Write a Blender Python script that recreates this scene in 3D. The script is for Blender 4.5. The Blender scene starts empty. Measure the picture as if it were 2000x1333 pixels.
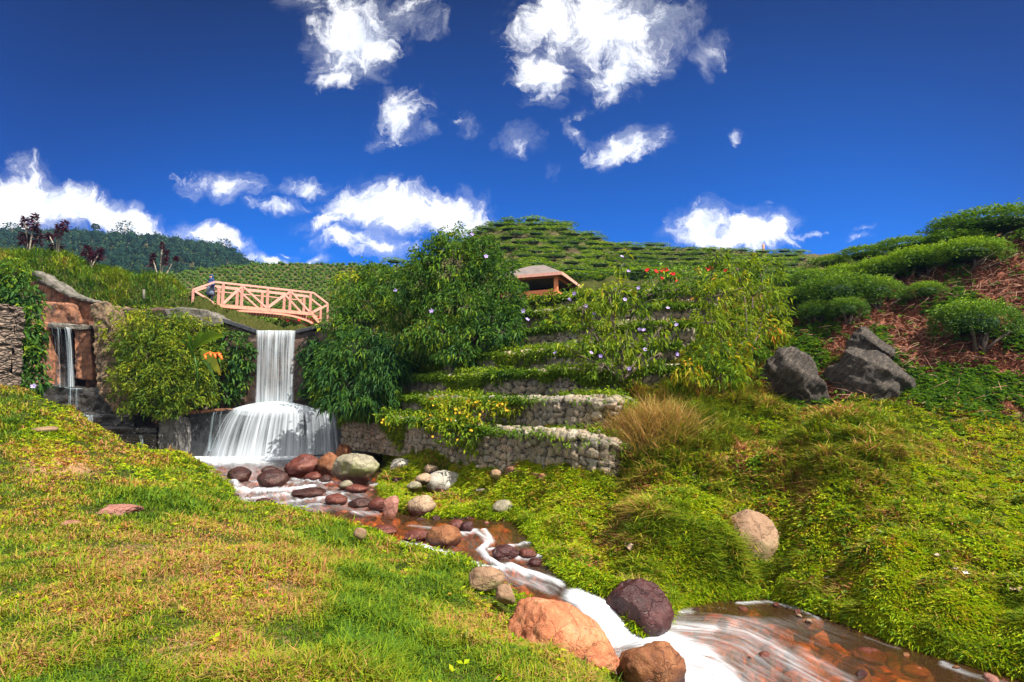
import bpy, bmesh, math, numpy as np
from mathutils import Vector
R = math.radians
rng = np.random.default_rng(7)
sc = bpy.context.scene
COL = sc.collection
# ------------------------------------------------------------------ camera frame (eye at the origin)
F, CX, CY, PITCH = 1150.0, 1000.0, 666.5, R(6.13)
SP, CP = math.sin(PITCH), math.cos(PITCH)
def WY(px, Y):                                   # the right bank runs further back than first measured
    a = min(max((px-1330)/230, 0), 1); b = min(max((Y-9.8)/3.2, 0), 1); c = min(max((45-Y)/15, 0), 1)
    return Y*(1 + .28*a*a*(3-2*a)*b*b*(3-2*b)*c)
def P(px, py, Y):
    Y = WY(px, Y)
    u = (px-CX)/F; v = (CY-py)/F
    dy = CP - v*SP; dz = SP + v*CP
    return np.array([u*Y/dy, Y, dz*Y/dy])
def Yz(py, z):                                   # distance at which the height z shows at row py
    v = (CY-py)/F
    return z*(CP - v*SP)/(SP + v*CP)
def proj(p):
    p = np.asarray(p, float); d = p[..., 1]*CP + p[..., 2]*SP
    return CX + F*p[..., 0]/d, CY - F*(p[..., 2]*CP - p[..., 1]*SP)/d
def sm(a, b, x):
    t = np.clip((x-a)/(b-a), 0, 1); return t*t*(3-2*t)
def nrm(v):
    return v/np.maximum(np.linalg.norm(v, axis=-1, keepdims=True), 1e-9)
# ------------------------------------------------------------------ noise
def _h(i, j, k, s):
    n = (i*374761393 + j*668265263 + k*2147483647 + s*1274126177) & 0xFFFFFFFF
    n = ((n ^ (n >> 13))*1274126177) & 0xFFFFFFFF
    return ((n ^ (n >> 16)) & 0xFFFF)/65535.0
def noise(p, s=0):
    p = np.asarray(p, float)
    if p.shape[-1] == 2: p = np.concatenate([p, np.zeros(p.shape[:-1]+(1,))], -1)
    i = np.floor(p).astype(np.int64); f = p-i; f = f*f*(3-2*f)
    x, y, z = i[..., 0], i[..., 1], i[..., 2]; fx, fy, fz = f[..., 0], f[..., 1], f[..., 2]
    r = 0
    for a in (0, 1):
        for b in (0, 1):
            for c in (0, 1):
                r = r + _h(x+a, y+b, z+c, s)*(fx if a else 1-fx)*(fy if b else 1-fy)*(fz if c else 1-fz)
    return r
def fbm(p, o=4, s=0):
    p = np.asarray(p, float); r = 0; a = .5; t = 0
    for k in range(o):
        r = r + a*noise(p*2**k + 17.3*k, s+k); t += a; a *= .5
    return r/t
def vor(p, s=0):                                 # F1, F2, cell random of 2-D points
    i = np.floor(p).astype(np.int64); f1 = np.full(len(p), 9.); f2 = f1.copy(); cr = np.zeros(len(p))
    for a in (-1, 0, 1):
        for b in (-1, 0, 1):
            x, y = i[:, 0]+a, i[:, 1]+b
            d = np.hypot(x + .15+.7*_h(x, y, 0*x, s) - p[:, 0], y + .15+.7*_h(x, y, 0*x+1, s) - p[:, 1])
            c = _h(x, y, 0*x+2, s); n = d < f1
            f2 = np.where(n, f1, np.minimum(f2, d)); cr = np.where(n, c, cr); f1 = np.where(n, d, f1)
    return f1, f2, cr
# ------------------------------------------------------------------ objects
def tag(o, label=None, cat=None, group=None, kind=None):
    for k, v in (('label', label), ('category', cat), ('group', group), ('kind', kind)):
        if v: o[k] = v
    return o
def empty(name, loc=(0, 0, 0), **t):
    o = bpy.data.objects.new(name, None); COL.objects.link(o); o.location = [float(c) for c in loc]; o.empty_display_size = .2
    return tag(o, **t)
def mesh(name, V, faces, mat=None, attrs=None, smooth=True):
    V = np.asarray(V, np.float32).reshape(-1, 3)
    m = bpy.data.meshes.new(name)
    faces = [np.asarray(f, np.int32) for f in (faces if isinstance(faces, list) else [faces]) if len(f)]
    L = np.concatenate([f.ravel() for f in faces])
    T = np.concatenate([np.full(len(f), f.shape[1], np.int32) for f in faces])
    m.vertices.add(len(V)); m.vertices.foreach_set('co', V.ravel())
    m.loops.add(len(L)); m.loops.foreach_set('vertex_index', L)
    m.polygons.add(len(T)); m.polygons.foreach_set('loop_start', np.concatenate([[0], np.cumsum(T)[:-1]]).astype(np.int32))
    m.polygons.foreach_set('use_smooth', np.full(len(T), smooth, bool))
    m.update(calc_edges=True)
    for k, a in (attrs or {}).items():
        a = np.asarray(a, np.float32)
        t = m.attributes.new(k, 'FLOAT' if a.ndim == 1 else 'FLOAT_VECTOR', 'POINT')
        t.data.foreach_set('value' if a.ndim == 1 else 'vector', a.ravel())
    if mat: m.materials.append(mat)
    return m
def obj(name, me, parent=None, loc=None, **t):
    o = bpy.data.objects.new(name, me); COL.objects.link(o)
    if parent is not None: o.parent = parent
    if loc is not None: o.location = [float(c) for c in loc]
    return tag(o, **t)
def gridfaces(a, b):
    i = np.arange(a-1)[:, None]*b + np.arange(b-1)[None]
    return np.stack([i, i+1, i+b+1, i+b], -1).reshape(-1, 4)
class MB:                                        # collects shapes of ONE part
    def __init__(s): s.V = []; s.F = {}; s.n = 0; s.A = []
    def add(s, V, F, a=0.):
        V = np.asarray(V, float).reshape(-1, 3)
        for f in (F if isinstance(F, list) and np.ndim(F[0]) == 2 else [F]):
            f = np.asarray(f, int)
            if len(f): s.F.setdefault(f.shape[1], []).append(f + s.n)
        s.V.append(V); s.A.append(np.broadcast_to(np.asarray(a, float), (len(V),))); s.n += len(V)
        return s
    def box(s, c, d, a=0., rz=0.):
        q = np.array([[x, y, z] for x in (-.5, .5) for y in (-.5, .5) for z in (-.5, .5)])*np.asarray(d, float)
        if rz:
            k, l = math.cos(rz), math.sin(rz); q = np.stack([q[:, 0]*k-q[:, 1]*l, q[:, 0]*l+q[:, 1]*k, q[:, 2]], -1)
        return s.add(q+np.asarray(c, float), [[0, 1, 3, 2], [4, 6, 7, 5], [0, 4, 5, 1], [2, 3, 7, 6], [0, 2, 6, 4], [1, 5, 7, 3]], a)
    def tube(s, pts, rad, n=6, a=0., flat=None):
        pts = np.asarray(pts, float); rad = np.broadcast_to(np.asarray(rad, float), (len(pts),))
        t = nrm(np.gradient(pts, axis=0)); up = np.where(np.abs(t[:, 2:3]) > .9, [[1., 0, 0]], [[0, 0, 1.]])
        sx = nrm(np.cross(t, up)); sy = np.cross(sx, t); k = np.arange(n)/n*2*math.pi
        ring = pts[:, None] + rad[:, None, None]*(np.cos(k)[None, :, None]*sx[:, None] + np.sin(k)[None, :, None]*sy[:, None])
        i = np.arange(len(pts)-1)[:, None]*n; j = np.arange(n)[None]; j2 = (j+1) % n
        f = np.stack([i+j, i+j2, i+n+j2, i+n+j], -1).reshape(-1, 4)
        V = np.concatenate([ring.reshape(-1, 3), pts[:1], pts[-1:]]); b = len(pts)*n
        c = np.stack([np.full(n, b), (np.arange(n)+1) % n, np.arange(n)], -1)
        e = np.stack([np.full(n, b+1), b-n+np.arange(n), b-n+(np.arange(n)+1) % n], -1)
        return s.add(V, [f, c, e], a)
    def bar(s, p, q, w, h, a=0.):                # rectangular bar from p to q
        p = np.asarray(p, float); q = np.asarray(q, float); t = nrm(q-p)
        sx = np.cross(t, [0, 0, 1.]); sx = nrm(sx) if np.linalg.norm(sx) > .01 else np.array([1., 0, 0]); sy = np.cross(sx, t)
        V = [b + i*sx*w/2 + j*sy*h/2 for b in (p, q) for i, j in ((-1, -1), (1, -1), (1, 1), (-1, 1))]
        return s.add(V, [[3, 2, 1, 0], [4, 5, 6, 7], [0, 1, 5, 4], [1, 2, 6, 5], [2, 3, 7, 6], [3, 0, 4, 7]], a)
    def mesh(s, name, mat, smooth=True):
        return mesh(name, np.concatenate(s.V), [np.concatenate(f) for f in s.F.values()], mat, {'rnd': np.concatenate(s.A)}, smooth)
# ------------------------------------------------------------------ materials
class NT:
    def __init__(s, name):
        s.m = bpy.data.materials.new(name); s.m.use_nodes = True; s.t = s.m.node_tree; s.t.nodes.clear()
        s.out = s.t.nodes.new('ShaderNodeOutputMaterial')
    def n(s, typ, ins=None, **kw):
        n = s.t.nodes.new(typ)
        for k, v in kw.items(): setattr(n, k, v)
        for k, v in (ins or {}).items():
            if isinstance(v, bpy.types.NodeSocket): s.t.links.new(v, n.inputs[k])
            else: n.inputs[k].default_value = v
        return n
    def attr(s, name, o='Fac'): return s.n('ShaderNodeAttribute', attribute_name=name).outputs[o]
    def math(s, op, a, b=0., c=False): return s.n('ShaderNodeMath', {0: a, 1: b}, operation=op, use_clamp=c).outputs[0]
    def ramp(s, fac, stops, interp='LINEAR'):
        n = s.n('ShaderNodeValToRGB', {'Fac': fac}); r = n.color_ramp; r.interpolation = interp
        for k, (p, c) in enumerate(stops):
            e = r.elements[k] if k < 2 else r.elements.new(p)
            e.position = p; e.color = (*c, 1) if len(c) == 3 else c
        return n.outputs[0]
    def mix(s, f, a, b, mode='MIX'):
        return s.n('ShaderNodeMix', {0: f, 6: a if isinstance(a, bpy.types.NodeSocket) else (*a, 1), 7: b if isinstance(b, bpy.types.NodeSocket) else (*b, 1)}, data_type='RGBA', blend_type=mode).outputs[2]
    def noise(s, scale, vec=None, detail=4., rough=.55, dist=0.):
        i = {'Scale': scale, 'Detail': detail, 'Roughness': rough, 'Distortion': dist}
        if vec is not None: i['Vector'] = vec
        return s.n('ShaderNodeTexNoise', i).outputs[0]
    def pos(s): return s.n('ShaderNodeNewGeometry').outputs['Position']
    def objc(s): return s.n('ShaderNodeTexCoord').outputs['Object']
    def maprange(s, v, a, b, c=0., d=1.): return s.n('ShaderNodeMapRange', {0: v, 1: a, 2: b, 3: c, 4: d}).outputs[0]
    def done(s, sh): s.t.links.new(sh, s.out.inputs[0]); return s.m
def leafmat(name, stops, trans=.42, rough=.6, gloss=.15, k=1.):
    t = NT(name)
    c = t.ramp(t.attr('rnd'), [(p, [x*k for x in q]) for p, q in stops])
    b = t.n('ShaderNodeBsdfPrincipled', {'Base Color': c, 'Roughness': rough, 'Specular IOR Level': gloss})
    tc = t.mix(1., c, (1., 1., .55), 'MULTIPLY')
    tr = t.n('ShaderNodeBsdfTranslucent', {'Color': tc})
    return t.done(t.n('ShaderNodeMixShader', {0: trans, 1: b.outputs[0], 2: tr.outputs[0]}).outputs[0])
def rockmat(name, a, b, c, speck=.5, wet=None, rough=.75, scale=1., bump=.6, strata=False, moss=0.):
    t = NT(name); o = t.objc(); v = o
    if strata:
        ro = t.n('ShaderNodeMapping', {'Vector': o, 'Rotation': (.3, .8, .25)}).outputs[0]; vs_ = t.noise(1., t.n('ShaderNodeMapping', {'Vector': ro, 'Scale': (2.2, 2.5, 15.)}).outputs[0], 7, .78, .8)
        v = t.n('ShaderNodeMapping', {'Vector': ro, 'Scale': (1.3, 1.5, 4.)}).outputs[0]
    n1 = t.noise(2.0*scale, v, 7, .68, .6); n2 = t.noise(9*scale, v, 7, .75, .3); n3 = t.noise(48, o, 4, .75); n4 = t.noise(130, o, 2, .6)
    col = t.ramp(t.math('ADD', t.math('MULTIPLY', n1, .6), t.math('MULTIPLY', n2, .4)), [(.36, a), (.5, b), (.62, c)])
    col = t.mix(t.maprange(n2, .54, .66, 0, speck), col, [x*.32 for x in a])
    col = t.mix(t.maprange(n3, .55, .68, 0, speck), col, [min(1, x*1.25+.04) for x in c])
    col = t.mix(t.maprange(n4, .55, .7, 0, speck*.8), col, [x*.4 for x in a])
    vd = t.n('ShaderNodeTexVoronoi', {'Vector': t.n('ShaderNodeVectorMath', {0: v, 1: t.n('ShaderNodeVectorMath', {0: t.n('ShaderNodeTexNoise', {'Vector': o, 'Scale': 5., 'Detail': 4.}).outputs['Color'], 3: .35}, operation='SCALE').outputs[0]}, operation='ADD').outputs[0], 'Scale': 2.3*scale}, feature='DISTANCE_TO_EDGE').outputs[0]
    ck = t.maprange(vd, 0., .035, 1., 0.)
    if strata: col = t.mix(t.maprange(vs_, .52, .72, 0., .65), col, (.26, .20, .15)); col = t.mix(t.maprange(vs_, .46, .34, 0., .8), col, (.006, .005, .005))
    col = t.mix(t.math('MULTIPLY', ck, .55), col, [x*.25 for x in a])
    if moss:
        nz = t.n('ShaderNodeSeparateXYZ', {0: t.n('ShaderNodeNewGeometry').outputs['Normal']}).outputs[2]
        col = t.mix(t.math('MULTIPLY', t.maprange(t.math('ADD', n1, t.math('MULTIPLY', nz, -.2)), .42, .6), moss), col, (.11, .13, .02))
    rg = rough
    if wet is not None:
        g = t.n('ShaderNodeSeparateXYZ', {0: t.n('ShaderNodeTexCoord').outputs['Generated']}).outputs[2]
        w = t.maprange(t.math('ADD', g, t.math('MULTIPLY', t.math('SUBTRACT', n1, .5), .5)), .38, .60, 1, 0)
        col = t.mix(w, col, wet); rg = t.maprange(w, 0, 1, rough, .25)
    h = t.math('ADD', t.math('ADD', n1, t.math('MULTIPLY', n2, .6)), t.math('MULTIPLY', n3, .22)); h = t.math('SUBTRACT', h, t.math('MULTIPLY', ck, .25))
    if strata: h = t.math('ADD', h, t.math('MULTIPLY', vs_, 1.2))
    bm = t.n('ShaderNodeBump', {'Height': h, 'Strength': bump, 'Distance': .09})
    return t.done(t.n('ShaderNodeBsdfPrincipled', {'Base Color': col, 'Roughness': rg, 'Specular IOR Level': .35, 'Normal': bm.outputs[0]}).outputs[0])
def paint(name, col, rough=.6, dirt=(.2, .15, .1), amt=.4, scale=6.):
    t = NT(name); n1 = t.noise(scale, t.objc(), 6, .65)
    c = t.mix(t.maprange(n1, .5, .75, 0, amt), col, dirt)
    bm = t.n('ShaderNodeBump', {'Height': n1, 'Strength': .15, 'Distance': .02})
    return t.done(t.n('ShaderNodeBsdfPrincipled', {'Base Color': c, 'Roughness': rough, 'Normal': bm.outputs[0]}).outputs[0])
M = {}
M['grass'] = leafmat('grass_blades', [(0, (.36, .14, .065)), (.2, (.38, .23, .065)), (.38, (.25, .26, .010)), (.68, (.12, .20, .006)), (1, (.035, .095, .010))], .28)
M['herb'] = leafmat('herb_leaves', [(0, (.36, .13, .05)), (.14, (.42, .34, .02)), (.45, (.33, .41, .006)), (.8, (.17, .30, .006)), (1, (.055, .14, .010))], .38)
M['tree'] = leafmat('willowy_leaves', [(0, (.30, .32, .012)), (.12, (.16, .26, .012)), (.5, (.065, .15, .014)), (1, (.026, .075, .016))])
M['bamboo'] = leafmat('bamboo_leaves', [(0, (.22, .30, .015)), (.18, (.09, .19, .018)), (.6, (.032, .095, .018)), (1, (.016, .055, .018))])
M['yellow'] = leafmat('yellowish_leaves', [(0, (.50, .18, .015)), (.06, (.44, .37, .015)), (.22, (.27, .33, .012)), (.7, (.12, .20, .01)), (1, (.04, .09, .01))])
M['bank'] = leafmat('bank_leaves', [(0, (.38, .36, .025)), (.25, (.21, .27, .014)), (.65, (.09, .16, .012)), (1, (.03, .075, .01))])
M['creeper'] = leafmat('creeper_leaves', [(0, (.46, .25, .015)), (.06, (.38, .34, .012)), (.32, (.18, .26, .008)), (.7, (.08, .16, .01)), (1, (.03, .08, .01))])
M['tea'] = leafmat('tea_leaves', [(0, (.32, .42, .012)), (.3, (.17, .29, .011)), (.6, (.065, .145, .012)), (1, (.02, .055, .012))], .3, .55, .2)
M['forest'] = leafmat('forest_leaves', [(0, (.07, .11, .03)), (.5, (.026, .055, .028)), (1, (.012, .03, .02))], .15, .9, .0)
M['dry'] = leafmat('dry_grass', [(0, (.46, .22, .10)), (.5, (.40, .27, .08)), (1, (.17, .17, .02))], .3)
M['litter'] = leafmat('fallen_leaves', [(0, (.28, .11, .05)), (.5, (.14, .05, .028)), (1, (.06, .025, .015))], .1)
M['purple'] = leafmat('purple_leaves', [(0, (.15, .02, .05)), (.5, (.06, .012, .03)), (1, (.03, .012, .02))], .25)
M['petal'] = leafmat('lilac_petals', [(0, (.55, .42, .80)), (1, (.40, .28, .75))], .3)
M['redpetal'] = leafmat('red_petals', [(0, (.75, .02, .01)), (1, (.6, .01, .02))], .3)
M['blue'] = leafmat('blue_petals', [(0, (.05, .05, .7)), (1, (.08, .05, .6))], .3)
M['yellowpetal'] = leafmat('yellow_petals', [(0, (.7, .5, .02)), (1, (.7, .35, .02))], .3)
M['core'] = leafmat('inner_foliage', [(0, (.02, .035, .008)), (1, (.012, .025, .006))], .0, .9, .1)
M['bark'] = paint('bark', (.10, .07, .05), .9, (.04, .03, .02), .7, 9)
M['palebark'] = paint('pale_bark', (.30, .25, .19), .9, (.10, .07, .05), .6, 9)
M['twig'] = paint('dry_twigs', (.38, .20, .13), .9, (.15, .07, .04), .6, 5)
# ------------------------------------------------------------------ stream outline (left bank / right bank at a water level)
ST = [((365, 880), (700, 868), -2.50), ((372, 900), (735, 885), -2.50), ((430, 938), (770, 915), -2.52), ((450, 962), (745, 940), -2.57),
      ((462, 990), (745, 958), -2.62), ((560, 1007), (765, 990), -2.66), ((680, 1037), (830, 1010), -2.70), ((745, 1060), (955, 1014), -2.73),
      ((805, 1077), (1015, 1022), -2.75), ((880, 1100), (1045, 1065), -2.78), ((945, 1130), (1092, 1120), -2.81), ((1005, 1172), (1150, 1155), -2.84),
      ((1050, 1205), (1212, 1172), -2.88), ((1090, 1270), (1242, 1236), -3.2), ((1125, 1300), (1275, 1238), -3.26), ((1195, 1345), (1345, 1181), -3.26),
      ((1250, 1400), (1500, 1172), -3.27), ((1330, 1500), (1625, 1212), -3.27), ((1430, 1620), (1810, 1275), -3.28), ((1600, 1750), (2010, 1328), -3.29),
      ((1900, 1850), (2250, 1400), -3.30), ((2300, 1950), (2600, 1480), -3.31)]
def dens(st, k=7):
    a = np.array([list(P(*l, Yz(l[1], z))) + list(P(*r, Yz(r[1], z))) for l, r, z in st]); n = len(a)
    t = np.linspace(0, n-1, (n-1)*k+1); i = np.clip(t.astype(int), 0, n-2); f = (t-i)[:, None]
    p = lambda j: a[np.clip(j, 0, n-1)]
    c = .5*((2*p(i)) + (p(i+1)-p(i-1))*f + (2*p(i-1)-5*p(i)+4*p(i+1)-p(i+2))*f**2 + (3*p(i)-p(i-1)-3*p(i+1)+p(i+2))*f**3)
    lin = a[i]*(1-f)+a[i+1]*f
    c[:, 2] = lin[:, 2]; c[:, 5] = lin[:, 5]
    return c
SD = dens(ST)
SL, SR = SD[:, :3], SD[:, 3:]
def stream_at(x, y):                             # signed distance to the stream edge (inside > 0) and its water level
    poly = np.concatenate([SL[:, :2], SR[::-1, :2]]); lev = np.concatenate([SL[:, 2], SR[::-1, 2]])
    d = np.full(x.shape, 1e9); l = np.zeros(x.shape); ins = np.zeros(x.shape, bool); n = len(poly)
    for k in range(n):
        a, b = poly[k], poly[(k+1) % n]; e = b-a; q = e@e+1e-12
        t = np.clip(((x-a[0])*e[0]+(y-a[1])*e[1])/q, 0, 1)
        dd = np.hypot(x-a[0]-t*e[0], y-a[1]-t*e[1]); m = dd < d
        d = np.where(m, dd, d); l = np.where(m, lev[k]*(1-t)+lev[(k+1) % n]*t, l)
        c = (a[1] > y) != (b[1] > y)
        ins ^= c & (x < e[0]*(y-a[1])/(e[1] if e[1] else 1e-9)+a[0])
    return np.where(ins, d, -d), l
# ------------------------------------------------------------------ terrace walls: (column, foot row, top row, distance)
WALLS = [
 [(672, 862, 815, 27.), (760, 872, 818, 23.5), (860, 885, 826, 20.), (960, 905, 842, 17.), (1060, 922, 848, 15.), (1130, 935, 852, 14.3), (1185, 948, 862, 14.0), (1225, 940, 868, 14.6)],
 [(672, 818, 775, 28.5), (780, 822, 776, 24.5), (880, 828, 780, 21.), (980, 842, 784, 18.3), (1080, 848, 782, 16.4), (1195, 850, 782, 15.4), (1230, 842, 784, 16.2)],
 [(780, 778, 738, 25.5), (880, 780, 738, 22.5), (1000, 782, 732, 20.), (1120, 782, 727, 18.4), (1240, 775, 722, 17.6), (1370, 765, 720, 17.4)],
 [(775, 740, 700, 27.), (880, 740, 700, 24.), (1000, 735, 692, 21.8), (1120, 728, 682, 20.3), (1330, 722, 676, 19.8)],
 [(800, 702, 664, 28.), (900, 700, 662, 25.5), (1000, 693, 652, 23.5), (1120, 684, 640, 22.2), (1360, 678, 634, 21.9)],
 [(850, 664, 628, 29.), (950, 660, 622, 27.), (1040, 652, 612, 25.5), (1150, 642, 602, 24.6), (1390, 636, 598, 24.3)],
 [(900, 626, 592, 30.), (1020, 622, 590, 28.), (1120, 612, 580, 27.2), (1410, 602, 560, 27.)]]
# ------------------------------------------------------------------ terrain: rows of (column, row, distance) seen points
G = [(-500,1333,3.3),(-500,1000,9),(-500,850,15),(-500,760,20),(-500,1700,2),(0,1333,3.4),(250,1333,3.4),(500,1333,3.45),(750,1333,3.7),(1000,1333,4.2),(1150,1333,4.8),
 (0,1600,2.3),(500,1600,2.3),(1000,1600,2.6),(1250,1480,3.7),(1200,1700,2.5),(1700,2000,2.2),(0,1900,1.5),(600,1900,1.5),(1200,2000,1.5),
 (0,1100,5.8),(300,1100,5.9),(550,1100,6.3),(750,1165,6.4),(900,1222,6.2),(1000,1272,5.8),(1180,1335,5.4),(0,980,9),(200,980,9.3),(400,1008,9.9),(550,1046,10.4),(650,1076,10.2),(780,1112,9.2),(860,1146,8.5),(940,1190,7.7),
 (0,880,13.5),(150,900,14.5),(300,930,15),(400,960,15),(0,800,18.5),(80,800,19.5),(125,802,21),(60,778,22),(0,772,22.5),(-150,765,23),
 (165,885,23),(250,878,21.5),(360,896,21),(310,925,18),(395,930,18),(300,885,23.5),(250,890,25),(300,892,27),(200,888,27),(60,880,30),(-150,800,30),(150,880,30),(300,885,30),(400,880,31),(550,880,31),(660,870,30.5),(540,870,31.7),
 (-400,560,34),(-150,540,35),(-400,500,45),(-150,490,42),(0,512,36),(60,503,38),(150,520,36),(230,543,36),(300,553,38),(380,590,36),(425,622,35),(60,530,33.2),(190,592,32.8),(260,603,32.8),(320,608,32.8),(410,618,32.8),
 (600,655,35),(640,655,35),(600,652,37.5),(640,650,37.5),(620,640,41),(540,650,37.5),(480,650,36),(430,640,35.5),(500,640,41),(560,640,41),(500,648,33),(540,650,35),(580,650,33),(440,640,37),(640,646,39),(640,640,33),(700,640,33.5),(0,545,60),(150,545,60),(300,570,56),(-400,540,60),
 (420,612,45),(500,610,48),(620,602,48),(330,551,75),(400,529,84),(500,519,88),(600,517,90),(700,521,88),(780,529,84),(400,577,60),(500,572,62),(600,567,62),(700,570,60),(330,580,110),(600,560,125),(800,560,125),(460,570,120),
 (950,450,64),(1000,441,64),(1050,438,64),(1120,452,66),(1200,480,70),(1300,487,74),(1400,488,76),(1520,498,78),(1650,500,78),(1800,510,80),(2200,500,80),(870,492,66),(820,515,70),
 (1000,520,48),(1100,520,48),(1200,540,46),(1300,540,46),(1400,545,45),(1500,555,44),(1600,560,44),(1000,575,36),(1100,575,34),(1200,562,34),(1400,558,34),(900,570,38),(800,575,42),(1200,525,56),(1350,515,58),(1500,525,58),(1000,480,56),(1100,490,56),(900,520,54),
 (950,520,110),(1150,520,110),(1400,530,120),(1700,540,120),(2200,540,120),(2700,540,120),
 (-300,500,150),(0,560,150),(200,560,150),(400,575,150),(500,580,150),(-300,455,300),(0,462,300),(150,466,300),(250,472,300),(350,480,300),(440,497,300),(500,530,300),(560,560,300),(700,580,300),(1000,580,300),(1500,580,300),(2200,580,300),(0,540,480),(500,600,480),(1000,620,480),(2000,620,480),
 (1100,1100,10.5),(1100,1000,13),(1000,985,14.5),(950,960,16.5),(850,960,18),(850,930,19),(760,895,22),(700,880,25.5),(1200,985,13.2),(1200,1060,11.5),(1270,990,11.6),(1340,1010,11.2),(1270,1090,10.4),(1400,1060,10.6),(1400,1120,10.1),(1480,1100,9.9),(1200,1120,10.2),
 (1300,950,13),(1400,940,12.5),(1420,1000,11.5),(1540,1010,10.9),(1560,1080,10),(1700,1060,9.8),(1700,1150,8.9),(1600,1150,9.5),(1850,1150,8.7),(1850,1230,8.1),(2000,1250,7.6),(2000,1100,9),(2000,950,11),(2000,830,13),(2400,1250,7),(2400,1000,10),(2400,800,13),
 (1650,806,11.8),(1600,822,11.7),(1700,830,11.6),(1650,880,11.0),(1650,950,10.6),(1580,900,11.2),(1560,970,10.9),(1750,900,11),(1750,980,10.5),(1450,900,12.2),(1500,870,12.3),(1850,880,11.8),(1900,820,13),(1800,815,12.6),(1520,800,13.8),(1600,797,13.6),(1450,800,14.4),(1400,850,14),(1350,880,13.8),(1300,905,13.6),
 (1250,900,14.2),(1280,830,15.6),(1310,790,16.8),(1400,800,15.6),(1350,850,14.6),(1400,740,17.5),(1430,690,18.6),(1470,640,20),(1520,600,22),(1480,720,16.2),(1520,690,16.3),
 (1620,760,14.3),(1800,775,13.8),(1900,780,13.6),(2000,770,13.8),(2400,740,14),(1560,670,16.2),(1620,650,16.2),(1700,690,15),(1700,620,16.4),(1800,700,14.9),(1800,620,15.9),(1900,700,14.7),(1900,600,15.7),(2000,640,15.2),(2000,560,16),(2400,560,16),(1600,590,18.5),(1700,555,18),(1800,530,17.6),(1900,500,17.4),(2000,490,17.2),(2400,430,18),(1650,530,21),(1560,560,23),(1750,500,20.5),(1870,475,19.5),(2000,455,19.5),(2400,420,21),
 (1600,570,30),(1800,560,28),(2000,540,28),(2400,520,30)]
pts = [P(*g) for g in G]
for w in WALLS:
    for a, b in zip(w[:-1], w[1:]):
        for f in (0, .5):
            q = [a[i]*(1-f)+b[i]*f for i in range(4)]
            pts.append(P(q[0], q[1], q[3]))
for k in range(0, len(SD), 4):
    if SL[k, 1] < 26: pts.append(SL[k] + [-.12, 0, .10])
    if SR[k, 1] < 26: pts.append(SR[k] + [.12, 0, .10])
pts = np.array(pts)
KX, C2 = 1.0, .03**2
q = np.stack([pts[:, 0]/pts[:, 1]*KX, np.log(pts[:, 1])], -1); wv = pts[:, 2]/pts[:, 1]
A = np.sqrt(((q[:, None]-q[None])**2).sum(-1) + C2) + np.eye(len(q))*-2e-3
coef = np.linalg.solve(A, wv-wv.mean())
NU, NY = 760, 560
gu = np.linspace(-1.6, 1.6, NU); gy = np.linspace(math.log(1.3), math.log(480), NY)
LY, UU = np.meshgrid(gy, gu, indexing='ij')
Wz = np.zeros(UU.shape)
for k in range(len(q)):
    Wz += coef[k]*np.sqrt((UU*KX-q[k, 0])**2 + (LY-q[k, 1])**2 + C2)
Wz += wv.mean()
YY = np.exp(LY); XX = UU*YY; ZZ = Wz*YY
PX0 = CX + F*XX/(YY*CP+ZZ*SP)
lump = (fbm(np.stack([XX, YY], -1)*1.1, 4, 3)-.5)*.34 + (fbm(np.stack([XX, YY], -1)*4.5, 3, 9)-.5)*.09
ZZ += lump*np.clip(YY/10, .45, 6)*np.where(YY > 60, .5, 1)
rb_ = sm(1000, 1200, PX0)*(YY < 30)*sm(3, 6, YY); ZZ += rb_*((fbm(np.stack([XX, YY], -1)*1.9, 3, 13)-.5)*.38 + (fbm(np.stack([XX, YY], -1)*5.5, 2, 14)-.5)*.13)
near = YY < 34
sd = np.full(UU.shape, -9.); sl = np.zeros(UU.shape)
sd[near], sl[near] = stream_at(XX[near], YY[near])
bank = sm(-.55, -.05, sd); ZZ = np.where(near, ZZ*(1-bank) + (np.minimum(ZZ, sl+.12+.25*np.clip(ZZ-sl, 0, 1)))*bank, ZZ)
ZZ = np.where(sd > -.06, np.minimum(ZZ, sl - .02 - .45*sm(-.06, .25, sd)), ZZ)
def ZG(x, y):
    x = np.asarray(x, float); y = np.asarray(y, float)
    a = np.clip((x/y - gu[0])/(gu[1]-gu[0]), 0, NU-1.001); b = np.clip((np.log(y)-gy[0])/(gy[1]-gy[0]), 0, NY-1.001)
    i, j = a.astype(int), b.astype(int); fa, fb = a-i, b-j
    return (ZZ[j, i]*(1-fa)+ZZ[j, i+1]*fa)*(1-fb) + (ZZ[j+1, i]*(1-fa)+ZZ[j+1, i+1]*fa)*fb
PX, PY = proj(np.stack([XX, YY, ZZ], -1))
def hill_mask(px, py, y):                        # bare red slope on the right
    return sm(1490, 1580, px)*sm(16.2, 17.8, y)*(1-sm(36, 42, y))
DRYP = [(120,912,90,26,.9),(330,1090,240,60,.55),(450,1150,200,70,.6),(420,1270,220,60,.55),(150,1200,160,60,.35),(640,1190,90,80,.45),(30,1270,90,60,.4),(260,950,60,20,.5),(1130,1130,60,40,.6),(1200,1060,50,40,.45),
 (1465,900,60,24,1.),(1560,960,60,60,.45),(1640,1145,60,18,.7),(1880,1115,60,25,.35),(1150,985,50,14,.5),(1260,955,60,14,.45),(830,995,50,10,.6),(1500,1000,40,20,.5),(1620,815,40,14,.5),(1950,790,140,30,.6),(1850,880,140,40,.3),(900,1230,60,30,.3),(1100,1320,80,30,.3),(560,1080,60,25,.35),(280,900,80,14,.4),(1230,1010,30,40,.4)]
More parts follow.
